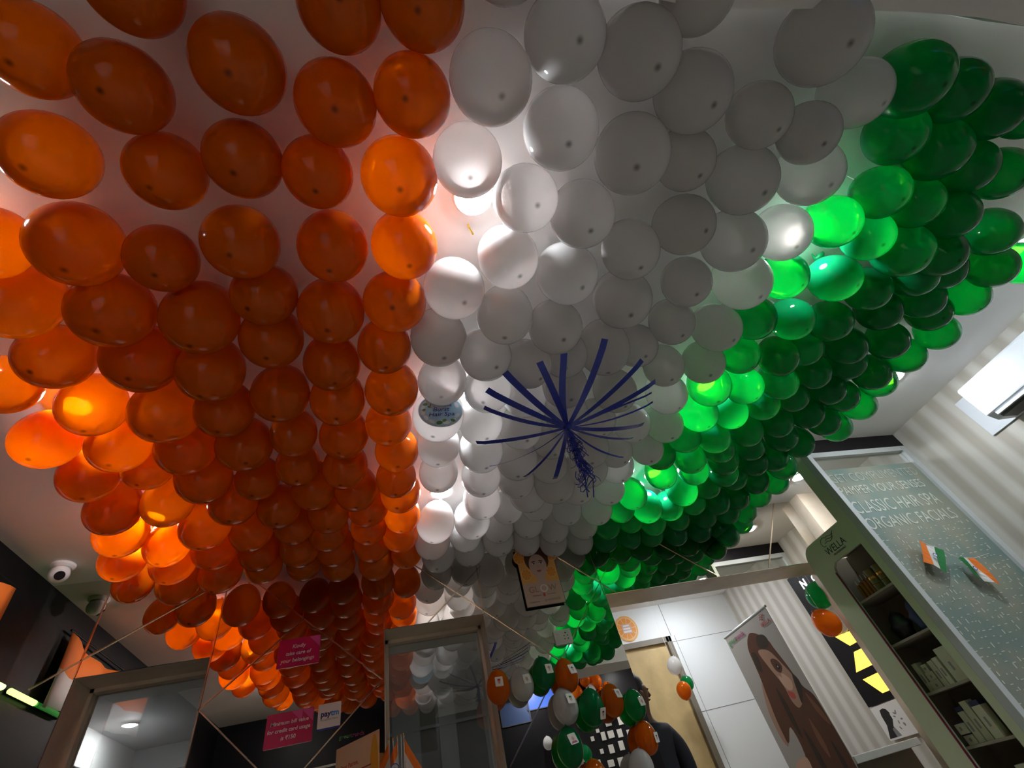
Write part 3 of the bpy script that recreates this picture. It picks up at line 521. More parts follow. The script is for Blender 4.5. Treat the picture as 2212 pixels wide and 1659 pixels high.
# balloons with taped portrait cards
def taped(k, x, z, r, ax, az, look, hat, label):
    s = (3.0-r*1.03)/2.88; s = min(s, 2.93/2.88)
    X, Z, Y, r = x*s, 1.05+(z-1.05)*s, 2.88*s, r*s*.97
    Y = 3.0-r*1.01
    o = balloon(k, X, Y, Z, r, label, 'balloons with portrait cards on the mirror wall', (random.uniform(-.15, .15), math.pi+random.uniform(-.12, .12), 0) if k == 'X' else (random.uniform(-.1, .1), random.uniform(-.12, .12), 0))
    o.scale = (r, r, r*1.12)
    ay = -math.sqrt(max(.05, 1-ax*ax-az*az*.8)); n = Vector((ax, ay, az)).normalized(); u = Vector((0, 0, 1)).cross(n)*-1; u = Vector((-n.y, n.x, 0)).normalized()
    v = n.cross(u); c = Vector((X, Y, Z))+Vector((n.x*r, n.y*r, n.z*r*1.18)); q = .37*r
    ro = random.uniform(-.12, .12); u2 = u*math.cos(ro)+v*math.sin(ro); v2 = v*math.cos(ro)-u*math.sin(ro)
    F = frame(c+n*.0035, u2, v2)
    art('portrait_card', F, (rrect(-q*.9, -q, q*.9, q, q*.18), M['paper']), .003, pface(0, -.05*q, q*1.25, look, hat), o)
sk, s2, hr, cl = M['skin'], M['skin2'], M['hair'], M['paper']
taped('O', .512, 1.691, .066, -.03, .22, (sk, M['redink'], cl), 3, 'orange balloon with a portrait card, leftmost, against the pale mirror frame')
taped('W', .646, 1.682, .066, .25, .18, (M['skin'], M['skin'], cl), 2, 'white balloon with a bald portrait card, between orange and green ones')
taped('G', .778, 1.714, .066, .32, .12, (s2, M['greyink'], cl), 1, 'green balloon with a hatted portrait card in the top row')
taped('O', .905, 1.680, .068, .36, .25, (s2, hr, cl), 0, 'orange balloon with a portrait card where the metal strips meet')
taped('W', .857, 1.541, .070, .28, .30, (sk, M['flaggreen'], cl), 3, 'white balloon with a capped portrait card, under the top row')
taped('G', 1.000, 1.509, .071, .50, -.45, (sk, hr, cl), 0, 'long green balloon with its portrait card low on the right side')
taped('O', 1.127, 1.522, .064, .42, .32, (M['skin2'], M['greyink'], cl), 1, 'orange balloon with a portrait card, between two green ones')
taped('G', 1.251, 1.480, .060, .38, .12, (M['skin'], M['redink'], cl), 2, 'green balloon with a portrait card nearest the dark-haired person')
taped('G', .828, 1.366, .070, .12, .38, (M['skin2'], M['skin2'], M['magink']), 2, 'lowest green balloon with a pinkish portrait card')
taped('O', 1.252, 1.330, .061, .62, -.08, (sk, hr, cl), 0, 'orange balloon with a portrait card at its right edge, low down')
b = balloon('W', 1.19, 2.93, 1.225, .066, 'plain white balloon without a visible card, lowest on the right', 'balloons with portrait cards on the mirror wall', (.1, .2, 0))
balloon('O', .94, 2.935, 1.235, .062, 'orange balloon peeping in at the very bottom below the green ones', 'balloons with portrait cards on the mirror wall')

# ================================================================ LEFT WALL
t = empty('draped_flag', (XL, 2.5, 2.1), 'saffron and white cloth draped high on the dark wall', 'flag')
n = 14; b = MB()
for a in range(n+1):
    for c in range(5):
        u = a/n; q = c/4; y = 2.70-.78*u; z = (2.50-.38*q*(1-.25*u))-.05*math.sin(math.pi*u)*(1-q); b.v.append(Vector((XL+.03+.012*math.sin(u*16+q*2), y, z)))
for a in range(n):
    for c in range(4): b.f.append((a*5+c, a*5+c+1, (a+1)*5+c+1, (a+1)*5+c)); b.m.append(0 if c < 2 else 1)
o = b.build('cloth', [M['saffron'], M['flagwhite']], t, smooth=True); md = o.modifiers.new('weave', 'SOLIDIFY'); md.thickness = .002
MB().tube([(XL+.03, 2.72, 2.505), (XL+.03, 1.90, 2.505)], .006, 8).build('rod', M['black'], t)
t = empty('tube_light', (XL+.02, 2.7, 2.12), 'short green tube light on the dark wall below the draped cloth', 'light')
MB().tube([(XL+.022, 2.97, 2.13), (XL+.022, 2.74, 2.13)], .013, 10).build('lit_tube', M['gglow'], t); MB().tube([(XL+.022, 2.725, 2.13), (XL+.022, 2.45, 2.13)], .012, 10).build('dim_tube', M['gdim'], t)
box('bracket', XL+.001, XL+.012, 2.45, 2.97, 2.12, 2.14, M['black'], t)

# ================================================================ SHOP FRONT BEHIND THE CAMERA, SEEN IN THE MIRROR
for (x0, x1, z0, z1), lb in (((1.66, 2.36, 2.36, 2.62), 'upper bright blue pane of the shop front'), ((1.28, 1.69, 2.24, 2.50), 'lower dim blue pane of the shop front')):
    t = empty('blue_pane', ((x0+x1)/2, YF, z0), lb, 'window pane', 'lit blue panes of the shop front')
    box('glazing', x0+.01, x1-.01, YF+.002, YF+.006, z0+.01, z1-.01, M['bglow'] if x0 > 1.5 else M['bluebag'], t)
    MB().box(x0, x1, YF+.001, YF+.012, z0, z0+.01).box(x0, x1, YF+.001, YF+.012, z1-.01, z1).box(x0, x0+.01, YF+.001, YF+.012, z0, z1).box(x1-.01, x1, YF+.001, YF+.012, z0, z1).build('frame', M['darkgrey'], t)
SQ = [(2.74, 2.03, .085, .06), (2.62, 1.91, .06, .09), (2.73, 1.91, .085, .08), (2.86, 1.90, .07, .09), (2.68, 1.76, .07, .09), (2.83, 1.77, .07, .10), (2.62, 1.62, .085, .07), (2.56, 1.98, .045, .04), (2.46, 1.91, .045, .05), (2.54, 1.76, .045, .05), (2.92, 2.03, .07, .09), (2.99, 1.88, .06, .07), (2.98, 1.74, .07, .08), (2.46, 1.66, .05, .05), (2.76, 1.61, .08, .09), (2.66, 2.12, .06, .05), (2.83, 2.13, .06, .06)]
for i, (x, z, w_, h_) in enumerate(SQ):
    setp(box('wall_plaque', x-w_/2, x+w_/2, YF+.001, YF+.012, z-h_/2, z+h_/2, M['paper']), '%s white plaque on the dark shop front, %s from the bottom of its %s column' % ('wide' if w_ > .066 else 'narrow', ORD[sum(1 for q in SQ if abs(q[0]-x) < .06 and q[1] < z)], ORD[sum(1 for c_ in (2.51, 2.59, 2.65, 2.71, 2.79, 2.88, 2.95) if x > c_)]), 'plaque', 'white plaques on the shop front')
for k, x, z, r, lb in (('O', 2.84, 2.40, .075, 'right of the white pair, below the topmost row'), ('O', 2.70, 2.52, .085, 'in the topmost row, near its right end'), ('O', 2.74, 2.36, .07, 'touching the right white balloon from below'), ('O', 2.90, 2.27, .07, 'lowest and farthest right of the cluster'), ('W', 2.60, 2.44, .07, 'upper one of the pair in the orange cluster'), ('W', 2.52, 2.36, .065, 'lower one of the pair in the orange cluster'), ('O', 2.55, 2.56, .08, 'topmost of the whole cluster'), ('O', 2.38, 2.43, .085, 'largest, farthest left of the cluster'), ('G', 2.29, 1.76, .08, 'alone beside the white plaques'), ('W', 1.83, 1.96, .065, 'alone below the bright blue pane'), ('W', 2.19, 1.70, .065, 'by the lone green balloon'), ('O', 2.45, 2.30, .07, 'bottom left under the white pair')):
    balloon(k, x, YF+.012+r, z, r, 'mirrored %s balloon on the shop front, %s' % (CN[k], lb), '%s balloons on the shop front' % CN[k], (0, 0, 0))

# ================================================================ GLASS SCREEN WITH ETCHED LETTERING
SY = 2.18
t = empty('glass_screen', (3.22, SY, 0), 'tall glass screen with frosted lettering beside the striped wall', 'glass screen')
b = MB(); b.box(2.76, 2.80, SY-.02, SY+.03, 0, 2.545).box(3.63, XR, SY-.02, SY+.03, 0, 2.545).box(2.80, 3.63, SY-.02, SY+.03, 2.505, 2.545).box(2.80, 3.63, SY-.02, SY+.03, 0, .06).build('frame', M['alu'], t, bevel=.002)
box('header', 2.76, XR, SY-.02, SY+.03, 2.545, CEIL, M['black'], t)
box('pane', 2.80, 3.63, SY+.004, SY+.010, .06, 2.505, M['glass'], t)
film = box('frosted_film', 2.80, 3.63, SY+.001, SY+.003, .06, 2.41, M['film'], t)
F = frame((2.80, SY, 0), (1, 0, 0), (0, 0, 1))
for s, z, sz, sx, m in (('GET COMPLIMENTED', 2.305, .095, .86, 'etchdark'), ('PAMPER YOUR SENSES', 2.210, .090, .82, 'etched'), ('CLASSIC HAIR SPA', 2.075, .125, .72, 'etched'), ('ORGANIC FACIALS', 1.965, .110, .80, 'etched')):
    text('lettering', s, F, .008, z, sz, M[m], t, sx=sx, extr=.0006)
b = MB(); random.seed(21)
for r in range(34):
    z = 1.93-r*.038; x = 2.81+random.random()*.03
    while x < 3.60:
        w_ = random.choice((.008, .014, .022)); zz = z+random.uniform(-.008, .008); b.box(x, min(x+w_, 3.62), SY-.0006, SY+.0008, zz, zz+.004+random.random()*.022*(w_ < .01)); x += w_+random.uniform(.008, .05)
b.build('small_lettering', M['etched'], t)['kind'] = 'stuff'

# the retail display that stands behind the edge of the screen, its open side to the left
RX = 2.76
t = empty('display_rack', (2.91, 2.44, 0), 'pale green product display rack with rounded top and dark shelves', 'display rack')
prof = [(2.212, 0), (2.212, 2.10), (2.62, 2.10)]+[(2.62+.09*math.sin(a), 2.01+.09*math.cos(a)) for a in (.4, .8, 1.2, 1.57)]+[(2.71, 0)]
# face panel with the tall cut-out, built as strips around the opening
cy0, cy1, cz0, cz1 = 2.262, 2.560, .42, 1.93
b = MB()
b.prism([(RX, 2.212, cz1), (RX, 2.212, 2.10)]+[(RX, y, z) for y, z in prof[2:7]]+[(RX, 2.71, cz1)], (.02, 0, 0))
b.box(RX, RX+.02, 2.212, cy0, 0, cz1).box(RX, RX+.02, cy1, 2.71, 0, cz1).box(RX, RX+.02, cy0, cy1, 0, cz0)
# rounded far top corner of the cut-out
b.prism([(RX, cy1, cz1), (RX, cy1, cz1-.05), (RX, cy1-.012, cz1-.022), (RX, cy1-.045, cz1)], (.02, 0, 0))
b.build('face_panel', M['rack'], t)
MB().prism([(RX+.02, y, z) for y, z in prof], (.003, 0, 0)).box(RX+.02, RX+.30, 2.212, 2.232, 0, 2.08).box(RX+.02, RX+.30, 2.69, 2.71, 0, 2.0)
MB().box(RX+.02, RX+.30, 2.232, 2.25, 0, 2.08).box(RX+.02, RX+.30, 2.67, 2.69, 0, 2.0).box(RX+.28, RX+.30, 2.25, 2.67, 0, 2.0).box(RX+.02, RX+.30, 2.232, 2.65, 2.0, 2.02).build('carcass', M['rackin'], t)
MB().box(RX-.004, RX+.004, cy1-.004, cy1+.003, cz0, cz1-.05).build('plum_trim', M['plum'], t)
SH = [1.690, 1.440, 1.197, .960, .70]
for z in SH: box('shelf', RX+.022, RX+.28, 2.25, 2.67, z-.012, z, M['rackin'], t)
F = frame((RX-.0006, 2.525, 1.978), (0, -1, 0), (0, 0, 1))
text('lettering', 'WELLA', F, 0, 0, .062, M['ink'], t, sx=.95, bold=-.0005)
text('small_lettering', 'PROFESSIONALS', F, .045, -.020, .016, M['ink'], t)
b = MB()
for k in range(3):
    b.tube([P2(F, .040+.012*k+.085*s, .062+.013*k+.007*math.sin(s*6.3+.6)+.012*s, 0) for s in [i/12 for i in range(13)]], .0016, 5)
b.tube([P2(F, .018, .054, 0), P2(F, .010, .062, 0), P2(F, .006, .080, 0), P2(F, .020, .100, 0), P2(F, .045, .104, 0), P2(F, .064, .097, 0)], .0016, 5); b.tube([P2(F, .018, .054, 0), P2(F, .032, .056, 0)], .0016, 5)
b.build('emblem', M['ink'], t)
setp(MB().box(RX, RX+.03, SY+.03, 2.30, 2.10, CEIL).box(RX, RX+.03, SY+.03, 2.212, 0, 2.10).build('screen_post', M['rack']), 'green post rising to the ceiling above the product display rack', 'post')

def bottle(x, y, z, h, r, m, label, grp='bottles on the top display shelf'):
    t = empty('bottle', (x, y, z), label, 'bottle', grp)
    MB().lathe((x, y, z), [(r*.9, 0), (r, .004), (r, h*.68), (r*.75, h*.74), (r*.4, h*.77)], 14).build('body', m, t, smooth=False)
    MB().lathe((x, y, z), [(r*.3, h*.77), (r*.3, h)], 10).build('cap', M['white'], t)
for (y, h, lb) in ((2.545, .115, 'amber serum bottle with white cap, farthest left on the top display shelf'), (2.515, .125, 'second amber serum bottle on the top display shelf'), (2.485, .130, 'amber serum bottle in the middle of the top display shelf'), (2.455, .125, 'amber serum bottle next to the stacked jars')):
    bottle(2.835, y, 1.690, h, .012, M['amber'], lb)
for (y, k, lb) in ((2.415, 0, 'lower olive jar beside the amber bottles'), (2.415, 1, 'middle olive jar of the stack beside the amber bottles'), (2.415, 2, 'topmost olive jar of the stack beside the amber bottles'), (2.345, 0, 'lower olive jar of the stack by the screen'), (2.345, 1, 'middle olive jar of the stack by the screen'), (2.345, 2, 'topmost olive jar of the stack by the screen')):
    t = empty('jar', (2.84, y, 1.69+k*.044), lb, 'jar', 'jars on the top display shelf')
    MB().lathe((2.84, y, 1.69+k*.044), [(.026, 0), (.028, .003), (.028, .028)], 16).build('pot', M['jar'], t); MB().lathe((2.84, y, 1.69+k*.044), [(.029, .028), (.029, .041), (.026, .0435)], 16).build('lid', M['gold'] if k == 1 else M['jar'], t)
def sack(x, y, z, sx, sy, sz, m, label):
    b = MB(); n = 9
    b.lathe((x, y, z), [(max(.001, math.sin(math.pi*min(1, (i+.9)/n))**.6)*(.9+.1*math.sin(i*2.1)), i/n) for i in range(n+1)], 16)
    for v in b.v: v.x = x+(v.x-x)*sx*(1+.12*math.sin(v.z*30+v.y*40)); v.y = y+(v.y-y)*sy; v.z = z+(v.z-z)*sz
    setp(b.build('cosmetic_bag', m, smooth=True), label, 'bag', 'bags on the second display shelf')
sack(2.86, 2.485, 1.440, .045, .075, .165, M['bag'], 'black crumpled bag on the far side of the second display shelf')
sack(2.86, 2.335, 1.440, .045, .060, .185, M['bluebag'], 'dark blue wrapped bag on the near side of the second display shelf')
def carton(y0, y1, z0, h, cap, label, grp):
    x0 = 2.80+random.uniform(0, .015); t = empty('carton', (x0+.02, (y0+y1)/2, z0), label, 'carton', grp)
    box('box', x0, x0+.045, y0, y1, z0, z0+h*(.86 if cap else 1), M['boxm'], t, .001)
    if cap: box('band', x0, x0+.045, y0, y1, z0+h*.86, z0+h, M['capm'], t, .001)
    art('print', frame((x0-.0006, (y0+y1)/2+.006, z0+h*.3), (0, -1, 0), (0, 0, 1)), (rect(0, 0, .012, min(h*.3, .04)), M['greyink']), .0004, [], t)
g3, g4, g5 = 'cartons on the third display shelf', 'cartons on the fourth display shelf', 'cartons on the lowest visible shelf'
z = SH[2]
carton(2.530, 2.560, z, .135, 0, 'tall cream carton against the plum edge, third shelf', g3)
carton(2.462, 2.525, z, .040, 0, 'lower flat cream carton of the stack on the third shelf', g3)
carton(2.468, 2.520, z+.0402, .040, 0, 'middle flat cream carton of the stack on the third shelf', g3)
carton(2.478, 2.512, z+.0804, .036, 0, 'topmost small cream carton of the stack on the third shelf', g3)
carton(2.420, 2.452, z, .120, 0, 'slim upright cream carton right of the stack, third shelf', g3)
carton(2.385, 2.416, z, .125, 0, 'second slim upright cream carton right of the stack, third shelf', g3)
carton(2.300, 2.372, z, .155, 0, 'large cream carton nearest the screen, third shelf', g3)
z = SH[3]
carton(2.505, 2.560, z, .045, 1, 'lower cream carton with navy band, fourth shelf far side', g4)
carton(2.508, 2.556, z+.0452, .050, 1, 'upper cream carton with navy band, fourth shelf far side', g4)
carton(2.462, 2.498, z, .150, 1, 'tall cream carton with navy band, fourth shelf middle', g4)
carton(2.415, 2.455, z, .165, 0, 'tallest plain cream carton, fourth shelf middle', g4)
carton(2.350, 2.402, z, .155, 1, 'wide cream carton with navy band, fourth shelf near side', g4)
z = SH[4]
for y0, y1, h, c_, lb in ((2.50, 2.55, .13, 0, 'cream carton at the far side of the lowest shelf'), (2.43, 2.48, .15, 1, 'banded carton in the middle of the lowest shelf'), (2.35, 2.41, .16, 0, 'wide carton at the near side of the lowest shelf')): carton(y0, y1, z, h, c_, lb, g5)

# paper flags strung in front of the screen
t = empty('flag_bunting', (3.1, SY-.05, 1.85), 'string with two paper tricolour flags across the glass screen', 'flag bunting')
MB().tube([(2.96, SY-.006, 1.97), (3.022, SY-.045, 1.845), (3.06, SY-.045, 1.815), (3.10, SY-.045, 1.795), (3.15, SY-.045, 1.745), (3.19, SY-.045, 1.715), (3.30, SY-.045, 1.697), (3.50, SY-.006, 1.72)], .0012, 5).build('string', M['white'], t)
def pflag(quads, em):
    b = MB(); mats = [M['saffron'], M['flagwhite'], M['flaggreen']]
    for k, q in quads:
        n = 5; (a0, a1, a2, a3) = [Vector((x, SY-.045, z)) for x, z in q]
        for i in range(n+1):
            for j in (0, 1):
                p = a0.lerp(a1, j).lerp(a3.lerp(a2, j), i/n); p.y += .008*math.sin(i/n*3.1+p.x*60); b.v.append(p)
        base = len(b.v)-2*(n+1)
        for i in range(n): b.f.append((base+2*i, base+2*i+1, base+2*i+3, base+2*i+2)); b.m.append(k)
    o = b.build('paper_flag', mats, t); md = o.modifiers.new('paper', 'SOLIDIFY'); md.thickness = .0006
    F = frame((em[0], SY-.056, em[1]), (1, 0, 0), (0, 0, 1)); art('wheel_emblem', F, (ell(0, 0, .013, .013, 16), M['chakra']), .0006, [(ell(0, 0, .0095, .0095, 14), M['flagwhite']), (ell(0, 0, .0025, .0025, 8), M['chakra'])], o)
pflag([(0, ((3.021, 1.845), (3.055, 1.815), (2.964, 1.695), (2.926, 1.722))), (1, ((3.055, 1.815), (3.090, 1.795), (3.004, 1.672), (2.964, 1.695))), (2, ((3.090, 1.795), (3.125, 1.765), (3.022, 1.646), (3.004, 1.672)))], (3.030, 1.745))
pflag([(2, ((3.189, 1.718), (3.215, 1.708), (3.225, 1.570), (3.180, 1.620))), (1, ((3.215, 1.708), (3.255, 1.703), (3.268, 1.552), (3.225, 1.570))), (0, ((3.255, 1.703), (3.298, 1.698), (3.300, 1.535), (3.268, 1.552)))], (3.222, 1.640))

# air conditioner high on the striped wall
t = empty('air_conditioner', (3.56, 1.1, 2.27), 'white split air conditioner high on the striped wall', 'air conditioner')
MB().prism([(3.45, .62, 2.275), (3.45, .62, 2.47), (3.47, .62, 2.49), (XR, .62, 2.50), (XR, .62, 2.245), (3.50, .62, 2.235)], (0, .915, 0)).build('shell', M['ac'], t, bevel=.008)
box('air_outlet', 3.475, 3.60, .66, 1.49, 2.228, 2.246, M['acd'], t); box('flap', 3.456, 3.50, .66, 1.49, 2.245, 2.262, M['ac'], t)
box('mounting_plate', 3.668, XR-.0005, 1.535, 1.70, 2.245, 2.52, M['ac'], t)

# ================================================================ BEYOND THE OPENING
t = empty('shelf_counter', (3.1, 3.5, 1.0), 'cream counter ledge seen through the opening under the silhouette poster', 'counter')
box('top', 2.74, 3.28, 3.30, 3.75, 1.005, 1.045, M['white'], t, .003); box('support', 2.80, 3.24, 3.36, 3.70, 0, 1.005, M['doorf'], t)
# roll-up banner
BX = 2.69
t = empty('rollup_banner', (BX, 3.59, 0), 'roll-up banner with a long-haired woman, through the opening', 'banner')
F = frame((BX, 3.916, 0), (0, -1, 0), (0, 0, 1)); W_, H_ = .656, 1.96
sh = [([(.324, 1.875), (.417, 1.843), (.497, 1.769), (.512, 1.713), (.548, 1.592), (.58, 1.456), (.640, 1.38), (.652, 1.25), (.650, 1.0), (.60, .70), (.50, .45), (.25, .40), (.14, .60), (.12, .90), (.242, 1.119), (.239, 1.278), (.127, 1.201), (.13, 1.356), (.189, 1.594), (.202, 1.68), (.228, 1.805)], M['brownhair']),
      ([(.323, 1.748), (.439, 1.718), (.503, 1.617), (.549, 1.509), (.52, 1.393), (.439, 1.351), (.4, 1.399), (.398, 1.503), (.347, 1.638)], M['dskin']),
      ([(.40, 1.655), (.43, 1.665), (.472, 1.644), (.492, 1.596), (.447, 1.567), (.405, 1.597)], M['brownhair']), (ell(.448, 1.605, .022, .016, 12, -30), M['ink']), (ell(.447, 1.607, .006, .006, 8), M['skin']),
      ([(.44, 1.56), (.48, 1.54), (.505, 1.496), (.470, 1.455), (.415, 1.475)], M['skin']), ([(.409, 1.459), (.464, 1.434), (.452, 1.403), (.411, 1.419)], M['lip']), ([(.398, 1.56), (.43, 1.53), (.42, 1.48), (.40, 1.50)], M['skin']),
      ([(.39, 1.832), (.474, 1.819), (.497, 1.769), (.445, 1.735), (.355, 1.764)], M['hair']), ([(.178, 1.572), (.13, 1.344), (.117, 1.191), (.077, 1.242), (.089, 1.411)], M['dskin']),
      ([(.085, 1.081), (.232, 1.11), (.246, 1.046), (.20, .98), (.113, 1.0)], M['skin']), ([(.551, 1.532), (.58, 1.456), (.49, 1.367), (.505, 1.43)], M['hair']), ([(.575, 1.412), (.637, 1.281), (.636, 1.211), (.581, 1.304)], M['hairhi']),
      ([(.238, 1.761), (.29, 1.732), (.254, 1.627), (.213, 1.664)], M['hair']), ([(.474, 1.285), (.497, 1.157), (.471, 1.064), (.446, 1.166)], M['hairhi']), ([(.30, 1.50), (.33, 1.42), (.31, 1.2), (.28, 1.3)], M['hair']), ([(.36, 1.25), (.39, 1.1), (.36, .8), (.34, 1.0)], M['hair']), ([(.56, 1.15), (.58, 1.0), (.55, .75), (.54, .95)], M['hair'])]
sh = [(smooth(p) if len(p) < 24 else p, m) for p, m in sh]
art('printed_sheet', F, (rect(0, .06, W_, H_-.01), M['bannerbg']), .004, sh, t)
text('lettering', 'green', F, .025, 1.885, .056, M['greenink'], t, h=.007); text('lettering', 'trends', F, .133, 1.885, .056, M['magink'], t, h=.007)
text('lettering', 'WELLA', F, .512, 1.855, .040, M['redink'], t, h=.007)
b = MB()
for k in range(3): b.tube([P2(F, .530+.011*k+.045*s, 1.902+.012*k+.005*math.sin(s*6), .006) for s in [i/8 for i in range(9)]], .0018, 5)
b.build('emblem', M['redink'], t)
MB().tube([P2(F, -.01, H_-.004, -.002), P2(F, W_+.01, H_-.004, -.002)], .009, 10).build('top_rail', M['alu'], t)
box('base', BX-.08, BX+.045, 3.24, 3.936, 0, .07, M['alu'], t, .01); MB().tube([(BX+.03, 3.59, .07), (BX+.012, 3.59, 1.955)], .008, 8).build('pole', M['alu'], t)
# dark light wall with glowing panels
t = empty('illuminated_wall_panel', (3.67, 3.6, 1.28), 'black wall panel with three yellow glowing lamps and white lettering', 'wall panel')
box('board', 3.655, XR-.001, 3.10, 3.94, 1.285, 2.34, M['black'], t)
def onwall(pts): return [(3.652, y, z) for y, z in pts]
for pts in ([(3.817, 1.779), (3.728, 1.679), (3.50, 1.68), (3.50, 1.752)], [(3.731, 1.632), (3.50, 1.626), (3.50, 1.51), (3.836, 1.51)], [(3.819, 1.453), (3.50, 1.456), (3.50, 1.334), (3.719, 1.333)]): MB().prism(onwall(pts), (.0025, 0, 0)).build('glowing_lamp', M['yglow'], t)
F = frame((3.652, 3.82, 2.195), (0, -1, 0), (0, 0, 1)); text('glowing_lettering', 'N', F, 0, 0, .10, M['wglow'], t, bold=.002); text('glowing_lettering', 'ON', F, .16, .0, .07, M['wglow'], t, bold=.002)
t = empty('silhouette_poster', (3.66, 3.74, 1.05), 'white poster with a dark female silhouette standing on the counter level', 'poster')
F = frame((3.655, 3.935, 1.062), (0, -1, 0), (0, 0, 1))
sh = [([(.01, .012), (.14, .012), (.115, .075), (.15, .115), (.150, .14), (.158, .155), (.145, .18), (.12, .19), (.08, .185), (.065, .15), (.06, .09)], M['ink']), ([(.09, .012), (.14, .012), (.115, .07), (.09, .06)], M['greyink'])]
sh += [(ell(.20+.03*math.cos(k), .10+.05*math.sin(k*1.7), .012, .006, 8, k*40), M['greyink']) for k in range(9)]
art('sheet', F, (rect(0, 0, .40, .215), M['paper']), .004, sh, t)
# balloons in the passage
balloon('G', 3.30, 3.35, 1.985, .094, 'green balloon bunched by the glowing wall panel', 'balloons beside the display rack', (0, .5, 0))
balloon('O', 3.172, 3.30, 1.775, .090, 'orange balloon bunched by the glowing wall panel', 'balloons beside the display rack', (0, -.6, 0))
balloon('W', 3.40, 3.45, 1.815, .092, 'cream balloon bunched by the glowing wall panel, partly behind the rack', 'balloons beside the display rack', (0, .3, 0))
balloon('W', 2.508, 4.60, 1.965, .068, 'white balloon hanging before the birch door', 'balloons before the birch door', (.1, .3, 0))
balloon('O', 2.505, 4.60, 1.772, .066, 'orange balloon hanging before the birch door', 'balloons before the birch door', (2.9, .3, 0))
balloon('G', 2.60, 4.67, 1.83, .060, 'green balloon half hidden behind the orange one by the birch door', 'balloons before the birch door', (2.6, .3, 0))
# orange slice disc on the tiles
t = empty('wall_sticker', (2.355, 4.99, 2.355), 'round orange-slice sign above the birch door', 'sign')
F = frame((2.355, 4.992, 2.468), (1, 0, 0), (0, 0, 1)); r = .125
sh = [(ell(0, 0, r, r, 36), M['rind']), (ell(0, 0, r*.88, r*.88, 36), M['cream']), (ell(0, 0, r*.83, r*.83, 36), M['orange'])]
for k in range(10):
    a = k*.628; sh.append(([(0, 0), (r*.83*math.cos(a), r*.83*math.sin(a)), (r*.83*math.cos(a+.06), r*.83*math.sin(a+.06))], M['cream']))
art('disc', F, (ell(0, 0, r*1.02, r*1.02, 36), M['rind']), .006, sh, t)
art('pink_label', frame(P2(F, 0, 0, .003), F[1], F[2]), (rrect(-.055, -.05, .055, .045, .008), M['skin2']), .001, [(rect(-.035, .018, .035, .034), M['inkwhite']), (rect(-.04, -.012, .04, .006), M['inkwhite']), (rect(-.045, -.04, .045, -.022), M['inkwhite'])], t)

# person standing beyond the opening, seen from behind, head turned right
def skin_body(name, pts, edges, m, parent=None, sub=2, root=0):
    me = bpy.data.meshes.new(name); me.from_pydata([p[0] for p in pts], edges, []); me.materials.append(m)
    o = bpy.data.objects.new(name, me); COL.objects.link(o); o.modifiers.new('skin', 'SKIN')
    for v, p in zip(me.skin_vertices[0].data, pts): v.radius = (p[1], p[2] if len(p) > 2 else p[1])
    me.skin_vertices[0].data[root].use_root = True
    s = o.modifiers.new('smooth', 'SUBSURF'); s.levels = sub; s.render_levels = sub; o.modifiers['skin'].use_smooth_shade = True
    WP[o.name] = Vector((0, 0, 0))
    if parent:
        o.parent = parent; o.matrix_parent_inverse = PB(parent)
    return o
px, py_ = 1.575, 3.62
def at(x, y, z): return (px+x, py_+y, z)
t = empty('person', at(0, 0, 0), 'person with short black hair in a dark navy shirt beyond the opening', 'person')
bp = [(at(0, 0, .93), .14, .11), (at(0, 0, 1.10), .125, .10), (at(0, 0, 1.30), .15, .11), (at(0, 0, 1.42), .10, .08), (at(.02, 0, 1.50), .052, .055), (at(.03, 0, 1.58), .060, .065), (at(.04, 0, 1.66), .078, .088), (at(.035, 0, 1.715), .070, .080),
      (at(.13, 0, 1.39), .062), (at(.19, .0, 1.33), .055), (at(.215, .01, 1.10), .042), (at(.26, -.10, .92), .030), (at(.275, -.16, .85), .026, .016),
      (at(-.13, 0, 1.39), .062), (at(-.19, 0, 1.33), .055), (at(-.22, .01, 1.09), .042), (at(-.21, -.10, .90), .030), (at(-.20, -.16, .83), .026, .016),
      (at(.09, 0, .86), .095), (at(.10, 0, .50), .062), (at(.10, .01, .12), .042), (at(.10, -.10, .045), .040, .030),
      (at(-.09, 0, .86), .095), (at(-.10, 0, .50), .062), (at(-.10, .01, .12), .042), (at(-.10, -.10, .045), .040, .030)]
be = [(0, 1), (1, 2), (2, 3), (3, 4), (4, 5), (5, 6), (6, 7), (3, 8), (8, 9), (9, 10), (10, 11), (11, 12), (3, 13), (13, 14), (14, 15), (15, 16), (16, 17), (0, 18), (18, 19), (19, 20), (20, 21), (0, 22), (22, 23), (23, 24), (24, 25)]
n0 = len(bp)
for side, wr in ((1, (.275, -.16, .85)), (-1, (-.20, -.16, .83))):
    base = 12 if side == 1 else 17
    for k, (dx, L) in enumerate(((-.022, .062), (-.008, .072), (.007, .068), (.021, .055), (.030, .045))):
        a = Vector(wr); dirv = Vector((dx*2.2, -.30 if k < 4 else .2, -.92 if k < 4 else -.5)).normalized()
        i = len(bp); bp.append((at(*(a+Vector((dx, -.01, -.035)))), .009)); bp.append((at(*(a+Vector((dx, -.01, -.035))+dirv*L*.55)), .008)); bp.append((at(*(a+Vector((dx, -.01, -.035))+dirv*L+Vector((0, -.01, 0)))), .007))
        be += [(base, i), (i, i+1), (i+1, i+2)]
body = skin_body('body', bp, be, M['skinr'], t)
hb = MB(); hb.lathe(at(.0, .015, 1.69), [(math.sin(math.pi*k/14)*.100+.001, -math.cos(math.pi*k/14)*.108) for k in range(15)], 22)
for v in hb.v:
    q = v-Vector(at(.0, .015, 1.69)); f = 1+.05*math.sin(q.x*160+q.z*90)*math.sin(q.y*140+q.z*120); v.x = px+q.x*f; v.y = py_+.015+q.y*f*1.05; v.z = 1.69+q.z*f
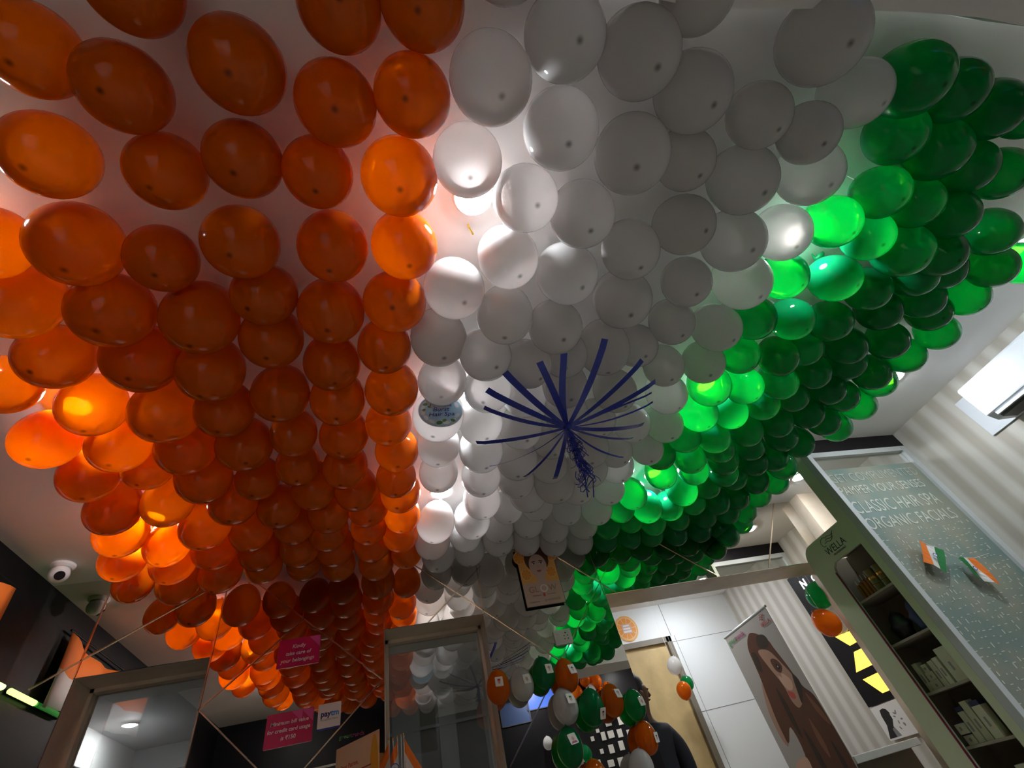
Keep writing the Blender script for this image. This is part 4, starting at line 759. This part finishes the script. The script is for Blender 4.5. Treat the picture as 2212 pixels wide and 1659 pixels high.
hb.build('hair', M['hairr'], t, smooth=True)
fc = MB()  # nose, ear, eye and mouth on the turned head
fc.lathe(at(.114, -.01, 1.64), [(.001, -.022), (.016, -.012), (.012, .004), (.006, .020), (.001, .026)], 10); fc.build('nose', M['skinr'], t, smooth=True)
MB().lathe(at(.03, -.088, 1.63), [(.001, -.026), (.012, -.016), (.016, .002), (.012, .020), (.001, .028)], 10).build('ear', M['skinr'], t, smooth=True)
MB().lathe(at(.107, -.035, 1.665), [(.001, -.008), (.011, 0), (.001, .008)], 10).build('eye', M['skinr'], t, smooth=True)
MB().lathe(at(.104, -.012, 1.605), [(.001, -.007), (.014, 0), (.001, .007)], 10).build('mouth', M['skinr'], t, smooth=True)
sh_ = [(at(0, 0, .90), .158, .128), (at(0, 0, 1.10), .145, .118), (at(0, 0, 1.30), .168, .128), (at(0, 0, 1.425), .115, .095), (at(.01, 0, 1.475), .072, .072), (at(.13, 0, 1.395), .082), (at(.195, 0, 1.33), .072), (at(.215, .0, 1.15), .060), (at(-.13, 0, 1.395), .082), (at(-.195, 0, 1.33), .072), (at(-.22, 0, 1.15), .060)]
skin_body('shirt', sh_, [(0, 1), (1, 2), (2, 3), (3, 4), (3, 5), (5, 6), (6, 7), (3, 8), (8, 9), (9, 10)], M['shirt'], t)
tr = [(at(0, 0, .90), .152, .122), (at(.09, 0, .82), .105), (at(.10, 0, .50), .075), (at(.10, .01, .10), .060), (at(-.09, 0, .82), .105), (at(-.10, 0, .50), .075), (at(-.10, .01, .10), .060)]
skin_body('trousers', tr, [(0, 1), (1, 2), (2, 3), (0, 4), (4, 5), (5, 6)], M['ink'], t)
for s in (1, -1): box('shoe', px+s*.10-.045, px+s*.10+.045, py_-.19, py_+.08, 0, .075, M['ink'], t, .02)

for o in list(COL.objects):
    if o.get('group') in ('balloons beside the display rack', 'balloons before the birch door'):
        x, y, z = o.location; MB().tube([(x, y, z+.9*o.scale.x), (x, y, CEIL)], .0008, 5).build('string', M['white'], o)
